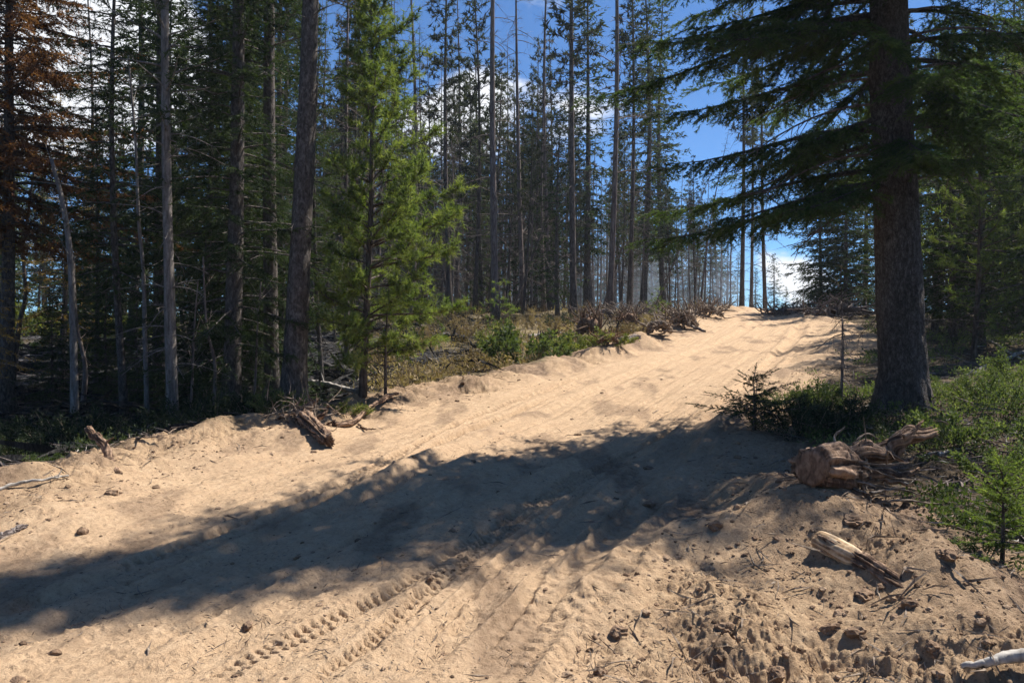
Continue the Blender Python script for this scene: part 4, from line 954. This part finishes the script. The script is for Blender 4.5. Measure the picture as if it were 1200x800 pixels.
for pts, a in (([(1008, 552), (1012, 575), (1022, 590), (1050, 605), (1085, 622)], .018), ([(1020, 578), (1050, 573), (1080, 580)], .012), ([(1022, 588), (1060, 586), (1100, 590)], .013), ([(1000, 520), (1015, 508), (1030, 514)], .010), ([(995, 540), (1030, 545), (1065, 542)], .012),
               ([(990, 560), (1030, 570), (1060, 574)], .011), ([(1000, 572), (1025, 580), (1055, 580)], .01), ([(985, 530), (978, 512), (990, 500)], .012), ([(1010, 545), (1050, 560), (1080, 562)], .009)):
    root(gr2, [gp(x, y, ds + .1 + .06 * i + .1 * r.random()) for i, (x, y) in enumerate(pts)], a, a * .35, r, 6)
for k in range(40):
    a = ax + r.normal(0, .09, 3); d = unit(dv * .8 + r.normal(0, .7, 3)); L = r.uniform(.12, .45)
    tube(gr2, curve([a, a + d * L * .5 + r.normal(0, .03, 3), a + d * L + r.normal(0, .06, 3) - np.array([0, 0, .06])], 7), np.linspace(.008, .002, 7), 4, .5, False)
org = np.array([ax[0], ax[1], H1(ax[0], ax[1])])
finish([('log_butt', gb, B_ROOT), ('cut_face', gc, B_ROOT), ('thick_root', gr1, B_ROOT), ('fine_root', gr2, B_TWIG)], 'uprooted_stump', 'uprooted stump with thick forked roots lying in front of the massive spruce', 'stump', org)

r = np.random.default_rng(202); gb = G(); gr1 = G(); gr2 = G()
def hp(px, py, up=0.): p = hit(px, py); return p + np.array([0, 0, up])
a = hp(352, 498, .12); b = hp(386, 526, .06); n = 60; s = np.linspace(0, 1, n)
bark_tube(gb, a + (b - a) * s[:, None] + np.array([0, 0, .03]), .088 - .02 * s, 48, 8, .4, .5, .045)
d0 = a[1]
for pts, w0 in (([(352, 498), (358, 480), (372, 468)], .07), ([(348, 500), (335, 488), (325, 492)], .05), ([(360, 500), (378, 486), (385, 476)], .05), ([(350, 495), (345, 478), (352, 468)], .035), ([(365, 502), (380, 500), (392, 492)], .04), ([(345, 505), (330, 508), (318, 516)], .04), ([(356, 490), (366, 474), (362, 462)], .03)):
    root(gr1, [gp(x, y, d0 + .05 * i) for i, (x, y) in enumerate(pts)], w0, w0 * .3, r, 7, 10, .1)
for k in range(90):
    q = a + r.normal(0, .17, 3) * np.array([1.3, 1, .8]); d = unit(r.normal(0, 1, 3) + np.array([-.2, 0, .4])); L = r.uniform(.1, .4)
    tube(gr2, curve([q, q + d * L * .5 + r.normal(0, .03, 3), q + d * L + r.normal(0, .05, 3)], 6), np.linspace(.009, .002, 6), 4, .5, False)
org = np.array([a[0], a[1], H1(a[0], a[1])])
finish([('log_butt', gb, B_ROOT), ('root', gr1, B_ROOT), ('fine_root', gr2, B_TWIG)], 'uprooted_stump', 'small uprooted stump with tangled roots on the left road bank', 'stump', org)
def stick(name, label, cat, pts, r0, r1, mat, side=0, seed=1, lump=.06, n=16, sides=10, group=None):
    r = np.random.default_rng(seed); g = G(); p = curve(pts, n); o0 = p[0].copy(); p = p - o0
    p = curve(p + r.normal(0, r0 * .2, p.shape), 40); bark_tube(g, p, np.linspace(r0, r1, 40), 18 if r0 > .03 else 10, seed + 700, .3, .5, r0 * .6)
    for k in range(side):
        s = r.uniform(.3, .9); q, t = along(p, np.array([s])); d = unit(t[0] + r.normal(0, .7, 3)); L = r.uniform(1.5, 6) * r0
        tube(g, np.array([q[0], q[0] + d * L * .5, q[0] + d * L + r.normal(0, .2 * r0, 3)]), [r0 * .4, r0 * .3, r0 * .1], 5, .5, False)
    o = g.build(name, mat, None, True); o.location = o0; return tag(o, label, cat, group)
stick('branch', 'reddish peeled branch lying on the bank beside the left stump', 'branch', [hp(392, 502, .03), hp(412, 500, .06), hp(432, 487, .08), hp(452, 473, .10), hp(466, 466, .05)], .045, .025, B_ROOT, 3, 1)
stick('branch', 'thin dark twig below the reddish peeled branch', 'branch', [hp(420, 500, .03), hp(428, 505, .02), hp(440, 505, .02)], .018, .008, B_ROOT, 2, 2)
stick('stick', 'reddish brown stick slanting up from the left dirt bank', 'stick', [hp(137, 552, -.05), atz(128, 535, 8.75), atz(117, 515, 8.85), atz(103, 503, 8.95)], .045, .035, B_ROOT, 1, 3)
stick('branch', 'pale bleached branch lying along the left bank edge', 'branch', [hp(-10, 582, .03), hp(25, 572, .05), hp(55, 568, .04), hp(80, 562, .04)], .017, .008, B_GREY, 4, 4)
stick('branch', 'dark rotten branch half buried in the dirt at the left edge', 'branch', [hp(-8, 636, .0), hp(12, 630, .02), hp(30, 621, .02)], .035, .02, B_DEAD, 1, 5)
stick('branch', 'bleached pale branch at the bottom right corner', 'branch', [hp(1128, 786, .02), hp(1150, 787, .03), hp(1175, 783, .03), hp(1225, 776, .03)], .012, .032, B_GREY, 4, 6, .08)
r = np.random.default_rng(203); gb = G(); gc = G()
a = hp(964, 642, .02); b = hp(1030, 668, -.03); c = hp(1100, 700, -.06); p = curve([a, b, c], 18)
p = curve([a, b, c], 40); bark_tube(gb, p, np.linspace(.060, .045, 40), 48, 9, .28, .5, .01); dv = unit(p[1] - p[0]); bark_tube(gc, p[:15] - dv * .03, np.array([.06] + [.066] * 12 + [.064, .05]), 48, 12, .12, .5, .012)
finish([('log_bark', gb, B_ROOT), ('cut_end', gc, B_CUT)], 'log', 'short log with pale cut end half buried in the right dirt mound', 'log', np.array([a[0], a[1], H1(a[0], a[1])]))
for i, (pts, r0, mat, lab) in enumerate((([(350, 427), (380, 437), (415, 446)], .17, B_CHAR, 'thick charred log on the ash between the thickest pine and the bright pine'), ([(497, 399), (520, 398), (546, 400)], .12, B_CHAR, 'black charred log in the clearing right of the bright green pine'),
                               ([(345, 448), (370, 450), (420, 462)], .06, B_GREY, 'thin pale log in front of the thick charred log'), ([(425, 449), (445, 452), (470, 449)], .05, B_CHAR, 'thin charred pole behind the scrawny pine sapling'),
                               ([(-20, 478), (30, 462), (62, 455)], .12, B_CHAR, 'charred log on the ash at the left edge, nearer'), ([(-20, 440), (20, 436), (55, 430)], .1, B_CHAR, 'charred log on the ash at the left edge, farther'), ([(60, 400), (100, 396), (135, 402)], .12, B_CHAR, 'charred log on the ash behind the bent bleached snag'),
                               ([(-20, 538), (20, 530), (50, 526)], .05, B_GREY, 'grey bleached pole in the shaded brush at the left edge'), ([(690, 402), (725, 401), (750, 398)], .07, B_DEAD, 'grey dead log below the root wads at the bank'), ([(480, 388), (510, 384), (540, 388)], .07, B_DEAD, 'grey fallen pole at the back of the clearing'),
                               ([(620, 396), (650, 392), (675, 396)], .06, B_GREY, 'pale fallen pole behind the bank shrubs'), ([(790, 372), (800, 380), (826, 390)], .05, B_DEAD, 'dead branch sliding down the bank at the road crest'),
                               ([(1140, 440), (1170, 425), (1215, 408)], .035, B_GREY, 'bleached fallen branch at the right edge, lower of two'), ([(1150, 395), (1175, 410), (1210, 430)], .03, B_GREY, 'bleached fallen branch crossing the other one at the right edge'),
                               ([(1040, 480), (1080, 462), (1100, 455)], .012, B_GREY, 'thin pale twig leaning at the foot of the massive spruce'), ([(1100, 535), (1118, 530), (1135, 527)], .016, B_GREY, 'short pale stick behind the thick root'),
                               ([(975, 505), (1000, 480), (1012, 462)], .010, B_TWIG, 'thin twig leaning in the dark shrub before the massive trunk'))):
    stick('log' if r0 > .045 else 'stick', lab, 'log' if r0 > .045 else 'stick', [hp(x, y, r0 * .6) for x, y in pts], r0, r0 * .7, mat, 3, 30 + i, .06)
def wad(name, label, px, py, w, h, n, mat, seed, up=.5, thick=.05):
    """a torn-up clump of roots, sticks and soil"""
    r = np.random.default_rng(seed); g = G(); c = hp(px, py); 
    m = 26; a = np.linspace(0, 1, 9)
    core = curve([(-.4 * w, 0, .02), (-.1 * w, .1 * w, .32 * h), (.2 * w, 0, .34 * h), (.45 * w, .05, .02)], 9); tube(g, core, .15 * h * (.5 + .7 * np.sin(a * 3.1)), 9, .5, True, .3, r); n = int(n * 1.8)
    for k in range(n):
        q = np.array([r.uniform(-.5, .5) * w, r.normal(0, .2 * w), r.uniform(0, .45) * h]); d = unit(np.array([r.normal(0, 1), r.normal(0, .7), r.normal(up, .6)])); L = r.uniform(.25, .8) * max(w, h)
        e = q + d * L; e[2] = np.clip(e[2], .0, h); t0 = thick * r.uniform(.2, .8)
        tube(g, curve([q, (q + e) / 2 + r.normal(0, .07 * L, 3), e], 6), np.linspace(t0, t0 * .3, 6), 5, .5, False)
    o = g.build(name, mat, None, True); o.location = c; return tag(o, label, 'root wad' if name == 'root_wad' else 'brush pile', 'uprooted debris along the far left bank')
wad('root_wad', 'upright reddish root wad on the bank below the thick brown trunk', 689, 394, .7, 1.15, 30, B_ROOT, 301, 1.0, .06)
wad('root_wad', 'dark squat root wad right of the upright reddish one', 722, 395, .8, .5, 20, B_CHAR, 302, .2, .06)
wad('brush_pile', 'brown heap of roots and sticks under the lime green sapling', 742, 378, 1.6, .75, 46, B_TWIG, 303, .4, .05)
wad('root_wad', 'spiky brown root wad at the road crest, left side', 800, 384, 1.0, 1.0, 40, B_TWIG, 304, .8, .05)
wad('brush_pile', 'long brown slash heap behind the spiky root wad', 770, 374, 2.0, .7, 50, B_DEAD, 305, .3, .05)
wad('root_wad', 'brown root clump on the bank edge just left of the spiky root wad', 772, 392, .8, .7, 26, B_TWIG, 311, .6, .05)
wad('root_wad', 'small root clump at the bank lip below the upright reddish wad', 712, 405, .6, .4, 20, B_ROOT, 312, .4, .04)
wad('brush_pile', 'thin slash heap along the bank top behind the upright reddish wad', 705, 374, 1.8, .7, 44, B_DEAD, 313, .4, .04)
wad('brush_pile', 'brown slash heap at the left corner of the road crest', 828, 371, 1.3, .7, 40, B_TWIG, 314, .5, .05)
wad('root_wad', 'dark root clump between the bank shrubs and the squat wad', 735, 383, .8, .8, 30, B_ROOT, 315, .7, .05)
wad('brush_pile', 'low slash heap at the road crest under the sky gap', 925, 369, 2.0, .5, 40, B_DEAD, 306, .3, .05)
wad('brush_pile', 'brown slash heap at the right side of the road crest', 985, 372, 2.2, .8, 50, B_DEAD, 307, .4, .05)
wad('brush_pile', 'dark charred slash heap at the foot of the stand, left', 600, 366, 2., .6, 40, B_CHAR, 308, .3, .05)
wad('brush_pile', 'charred sticks heaped behind the leafy green shrub', 640, 405, 1.1, .45, 36, B_CHAR, 309, .2, .04)

# ------------------------------------------------------------------ dirt clods: the larger ones are things, the small ones stuff
def clod_mesh(g, c, rad, r, sub=1, flat=.75):
    t = (1 + 5 ** .5) / 2
    v = unit(np.array([(-1, t, 0), (1, t, 0), (-1, -t, 0), (1, -t, 0), (0, -1, t), (0, 1, t), (0, -1, -t), (0, 1, -t), (t, 0, -1), (t, 0, 1), (-t, 0, -1), (-t, 0, 1)]))
    f = np.array([(0, 11, 5), (0, 5, 1), (0, 1, 7), (0, 7, 10), (0, 10, 11), (1, 5, 9), (5, 11, 4), (11, 10, 2), (10, 7, 6), (7, 1, 8), (3, 9, 4), (3, 4, 2), (3, 2, 6), (3, 6, 8), (3, 8, 9), (4, 9, 5), (2, 4, 11), (6, 2, 10), (8, 6, 7), (9, 8, 1)])
    for _ in range(sub):
        vs = list(map(tuple, v)); idx = {}; nf = []
        def mid(a, b):
            k = (min(a, b), max(a, b))
            if k not in idx: idx[k] = len(vs); vs.append(tuple(unit((np.array(vs[a]) + np.array(vs[b])) / 2)))
            return idx[k]
        for a, b, c_ in f: x, y, z = mid(a, b), mid(b, c_), mid(c_, a); nf += [(a, x, z), (b, y, x), (c_, z, y), (x, y, z)]
        v = np.array(vs); f = np.array(nf)
    k = r.normal(0, 1, (5, 3)); dsp = 1 + sum(.11 * np.sin(v @ kk * 2.2 + i) for i, kk in enumerate(k)) + r.normal(0, .11, len(v))
    vv = v * dsp[:, None] * rad * np.array([r.uniform(.8, 1.25), r.uniform(.8, 1.25), flat]); g.add(np.asarray(c) + vv, f)
def mat_clod():
    m, t, out = newmat("dirt_clod_soil"); pos = geo_pos(t); n = noise(t, 22, 5, .65, pos)
    n = M_(t, 'ADD', M_(t, 'MULTIPLY', n, .7), M_(t, 'MULTIPLY', attr(t, 'tint'), .35)); princ(t, out, ramp(t, n, [(.3, (.09, .058, .038)), (.55, (.24, .16, .105)), (.8, (.44, .32, .215))]), .95, bump(t, noise(t, 120, 3, .6, pos), .7, .012), .1); return m
def sample_area(n, dmin, dmax, pmin, pmax, r, power=1.):
    d = np.exp(r.uniform(math.log(dmin), math.log(dmax), n)); px = r.uniform(pmin, pmax, n); return (px - 600) / F * d, d
def surf(x, y):
    dh, _ = detail(x, y, None); sl_ = sdist(LEFT, x, y); sr_ = -sdist(RIGHT, x, y); dirt = 1 - sstep(-.12, .25, np.maximum(sl_, sr_))
    return macro(x, y) + dh * (dirt + (1 - dirt) * .6) * (1 - sstep(38, 60, np.hypot(x, y)))
MC = mat_clod()
for i, (px, py, rad, lab) in enumerate(((974, 738, .055, 'largest dirt clod in the bottom right, left of its neighbour'), (1003, 745, .05, 'dirt clod just right of the largest one at bottom right'), (1000, 606, .06, 'dark dirt clod on the mound under the uprooted stump'), (1012, 690, .045, 'dirt clod below the half buried log'),
                              (1092, 760, .04, 'dirt clod left of the bleached branch at bottom right'), (1065, 712, .045, 'dirt clod right of the half buried log end'), (290, 730, .035, 'lone dirt clod on the smooth road left of the lug tracks'), (96, 627, .045, 'dirt clod on the rough left bank'),
                              (131, 580, .05, 'dirt clod below the slanting stick'), (725, 735, .05, 'broken dirt clod on the right ruts'), (850, 745, .045, 'flat dark dirt clod on the right bank slope'), (760, 592, .04, 'dirt clod in the shaded part of the road'),
                              (705, 778, .035, 'dirt clod at the bottom edge right of the ruts'), (910, 780, .04, 'dirt clod at the bottom edge on the right bank'), (840, 622, .05, 'dirt clod where the shadow meets the right bank'), (1110, 655, .06, 'dark dirt clod beside the fir at right'))):
    r = np.random.default_rng(400 + i); g = G(); clod_mesh(g, (0, 0, 0), rad, r, 2); o = g.build('dirt_clod', MC, None, False); p = hit(px, py)
    zz = surf(p[0:1], p[1:2])[0]; o.location = (p[0], p[1], zz + rad * .18); tag(o, lab, 'dirt clod', 'large dirt clods on the road')

r = np.random.default_rng(501)
tv = []; x, y = sample_area(14000, 3.6, 16, -100, 1300, r)
sl_ = sdist(LEFT, x, y); sr_ = -sdist(RIGHT, x, y); ss = -sdist(RSM, x, y)
ok = (np.maximum(sl_, sr_) < .4) & ((sl_ > -1.3) | (ss > -.3) | (r.random(len(x)) < .10)); x = x[ok]; y = y[ok]; z = surf(x, y)
gsm = [G() for _ in range(1)][0]
protoc = []
for i in range(8):
    g = G(); clod_mesh(g, (0, 0, 0), 1, np.random.default_rng(600 + i), 1); protoc.append((g.v[0], g.t[0]))
for i in range(len(x)):
    v, f = protoc[i % 8]; s = min(.034, .0062 * math.exp(r.normal(.1, .6))) * (1 if y[i] < 8 else 1.25); a = r.uniform(0, 6.28); ca, sa = math.cos(a), math.sin(a)
    vv = v * s; gsm.add(np.stack([vv[:, 0] * ca - vv[:, 1] * sa + x[i], vv[:, 0] * sa + vv[:, 1] * ca + y[i], vv[:, 2] + z[i] - s * .05], -1), f, None, r.random())
o = gsm.build('dirt_crumbs', MC, None, False); o['kind'] = 'stuff'
# twig litter on the dirt and in the forest
def litter(name, mat, n, dmin, dmax, pmin, pmax, sel, lmin, lmax, w, seed, lift=.006):
    r = np.random.default_rng(seed); x, y = sample_area(n, dmin, dmax, pmin, pmax, r); ok = sel(x, y, r); x = x[ok]; y = y[ok]; z = surf(x, y); k = len(x)
    a = r.uniform(0, 6.28, k); L = np.exp(r.uniform(math.log(lmin), math.log(lmax), k)); d = np.stack([np.cos(a), np.sin(a), r.normal(.05, .15, k)], -1)
    A = np.stack([x, y, z + lift], -1); B = A + d * L[:, None]; B[:, 2] = np.maximum(B[:, 2], macro(B[:, 0], B[:, 1]))
    g = G(); m = (A + B) / 2 + r.normal(0, .06, (k, 3)) * L[:, None]; ww = w * np.sqrt(L / lmax) * r.uniform(.5, 1.2, k)
    ribbons(g, m, A, ww, 0, r); ribbons(g, m, B, ww, 0, r); o = g.build(name, mat, None, False); o['kind'] = 'stuff'
def onroad(x, y, r):
    sl_ = sdist(LEFT, x, y); ss = -sdist(RSM, x, y); return (np.maximum(sl_, -sdist(RIGHT, x, y)) < .6) & ((sl_ > -1.2) | (ss > -.2) | (r.random(len(x)) < .10))
def off(x, y, r): return np.maximum(sdist(LEFT, x, y), -sdist(RIGHT, x, y)) > .1
litter('twig_litter', B_TWIG, 3200, 3.6, 18, -60, 1300, onroad, .03, .34, .009, 511)
litter('needle_litter', B_TWIG, 9000, 3.6, 12, -60, 1260, lambda x, y, r: (np.maximum(sdist(LEFT, x, y), -sdist(RIGHT, x, y)) < .5) & (fbm(x * 1.5, y * 1.5, 85, 3) + .3 * r.random(len(x)) > .12), .012, .05, .004, 515, .004)
litter('forest_litter', B_DEAD, 15000, 5, 40, -100, 1400, off, .08, .7, .012, 512, .02)
litter('charred_litter', B_CHAR, 5000, 10, 34, -100, 600, lambda x, y, r: sdist(LEFT, x, y) > .6, .15, 1.3, .05, 514, .03)
litter('pale_litter', B_GREY, 2600, 5, 38, -100, 1400, off, .08, .6, .012, 513, .03)
def field(name, mat, n, dmin, dmax, pmin, pmax, sel, hmin, hmax, w, per, seed, leaf, spread, up=1., k=.0):
    r = np.random.default_rng(seed); x, y = sample_area(n, dmin, dmax, pmin, pmax, r); ok = sel(x, y, r); x = x[ok]; y = y[ok]; z = macro(x, y)
    idx = np.repeat(np.arange(len(x)), per); m = len(idx); P = np.stack([x[idx], y[idx], z[idx]], -1) + r.normal(0, 1, (m, 3)) * np.array([spread, spread, 0]); 
    sc = (1 + k * (y[idx] / dmin - 1)); h = r.uniform(hmin, hmax, m) * sc
    if leaf: P[:, 2] += r.uniform(0, leaf, m)
    D = unit(r.normal(0, .45, (m, 3)) + np.array([0, 0, up])); t = (r.uniform(.2, .8, len(x)) + 1.1 * fbm(x * .9, y * .9, seed, 3))[idx] + r.normal(0, .1, m)
    g = G(); blades(g, P, D, h, w * sc * r.uniform(.7, 1.3, m), r, t, bool(leaf)); o = g.build(name, mat, None, False); o['kind'] = 'stuff'
def clearing(x, y, r):
    px = 600 + x / y * F; s = sdist(LEFT, x, y); return (s > .3) & (px > 420) & (fbm(x * .8, y * .8, 71, 3) + .2 * r.random(len(x)) > .06)
def clear2(x, y, r):
    px = 600 + x / y * F; s = sdist(LEFT, x, y); return (s > .2) & (px > 430) & (fbm(x * .9, y * .9, 75, 3) > .05)
def leftfar(x, y, r): return (y > 29) & (sdist(LEFT, x, y) > 1) & (fbm(x * .3, y * .3, 73, 2) > -.1)
def leftnear(x, y, r):
    s = sdist(LEFT, x, y); px = 600 + x / y * F; return (s > .35) & (s < 4.5) & (px < 400) & (fbm(x * .9, y * .9, 77, 3) > -.12)
def rightb(x, y, r): return (-sdist(RIGHT, x, y) > .3 + 1.3 * fbm(x * 1.3, y * 1.3, 83, 3)) & (fbm(x * .8, y * .8, 79, 3) + .25 * r.random(len(x)) > .02)
field('dry_grass', L_GRASS, 1700, 13, 40, 380, 860, clearing, .15, .42, .010, 12, 521, 0, .10, 1.1, .25)
field('low_brush', L_DRY, 1000, 13, 36, 430, 860, clear2, .05, .10, .03, 22, 522, .3, .16, .6, .3)
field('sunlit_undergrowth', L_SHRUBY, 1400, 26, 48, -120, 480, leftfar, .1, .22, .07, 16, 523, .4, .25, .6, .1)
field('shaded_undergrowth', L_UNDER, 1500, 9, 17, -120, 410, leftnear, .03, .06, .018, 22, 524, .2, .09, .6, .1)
field('ground_cover', L_SHRUB, 4300, 4.8, 26, 880, 1420, rightb, .025, .05, .016, 22, 525, .11, .07, .6, .12)

# ------------------------------------------------------------------ thin smoke in the air
g = G(); x0, x1, y0, y1, z0, z1 = -130, 130, -40, 125, -6, 32
g.add([(x, y, z) for z in (z0, z1) for y in (y0, y1) for x in (x0, x1)], None, [(0, 2, 3, 1), (4, 5, 7, 6), (0, 1, 5, 4), (2, 6, 7, 3), (0, 4, 6, 2), (1, 3, 7, 5)])
m, t, out = newmat("thin_smoke"); pv = t.nodes.new('ShaderNodeVolumePrincipled'); pv.inputs['Color'].default_value = (.76, .86, .98, 1); pv.inputs['Density'].default_value = .0005; pv.inputs['Anisotropy'].default_value = .25
t.links.new(pv.outputs[0], out.inputs['Volume']); o = g.build('haze', m); o['kind'] = 'stuff'

sm, t, out = newmat("drifting_smoke"); pv = t.nodes.new('ShaderNodeVolumePrincipled'); pv.inputs['Color'].default_value = (.72, .82, .96, 1); pv.inputs['Density'].default_value = .017; pv.inputs['Anisotropy'].default_value = .3
t.links.new(pv.outputs[0], out.inputs['Volume']); g = G(); r = np.random.default_rng(901)
for px, d, rx, rz in ((650, 60, 5, 3.2), (700, 66, 6, 4.5), (760, 62, 5, 3.5), (815, 58, 5, 4.), (850, 66, 5, 3.2), (735, 72, 8, 6.), (600, 68, 6, 3.)):
    x, y = at(px, d); q = G(); clod_mesh(q, (0, 0, 0), 1, r, 3, 1); v = unit(q.v[0]); v = v * (1 + .12 * np.sin(v @ np.array([3., 1, 2]) + px)[:, None])
    g.add(v * np.array([rx, 4, rz * .75]) + np.array([x, y, H1(x, y) + rz * .5]), q.t[0])
o = g.build('smoke', sm); o['kind'] = 'stuff'

# the forest goes on behind and beside the photographer
BG = 'trees around the photographer'
k = 0
for px_, py_ in ((-9, -2), (-11, 3), (-8.5, -7), (-13, -4), (-6, -12), (-2, -15), (3, -13), (7.5, -9), (9, -4), (11, 0), (-11, 8), (-14, 1), (6, -15), (13, -6), (-16, 6), (12, -12), (-9, -13), (0, -20), (15, -1), (-17, -9)):
    pr = (PS2, PA3, PA2, PRS)[k % 4]; k += 1
    plant(pr, 'pine_tree' if pr is PA2 else 'spruce_tree', 'forest tree out of sight behind the photographer', 'tree', px_, py_, k * 1.7, 1.0 if pr is not PRS else 1.6, BG)
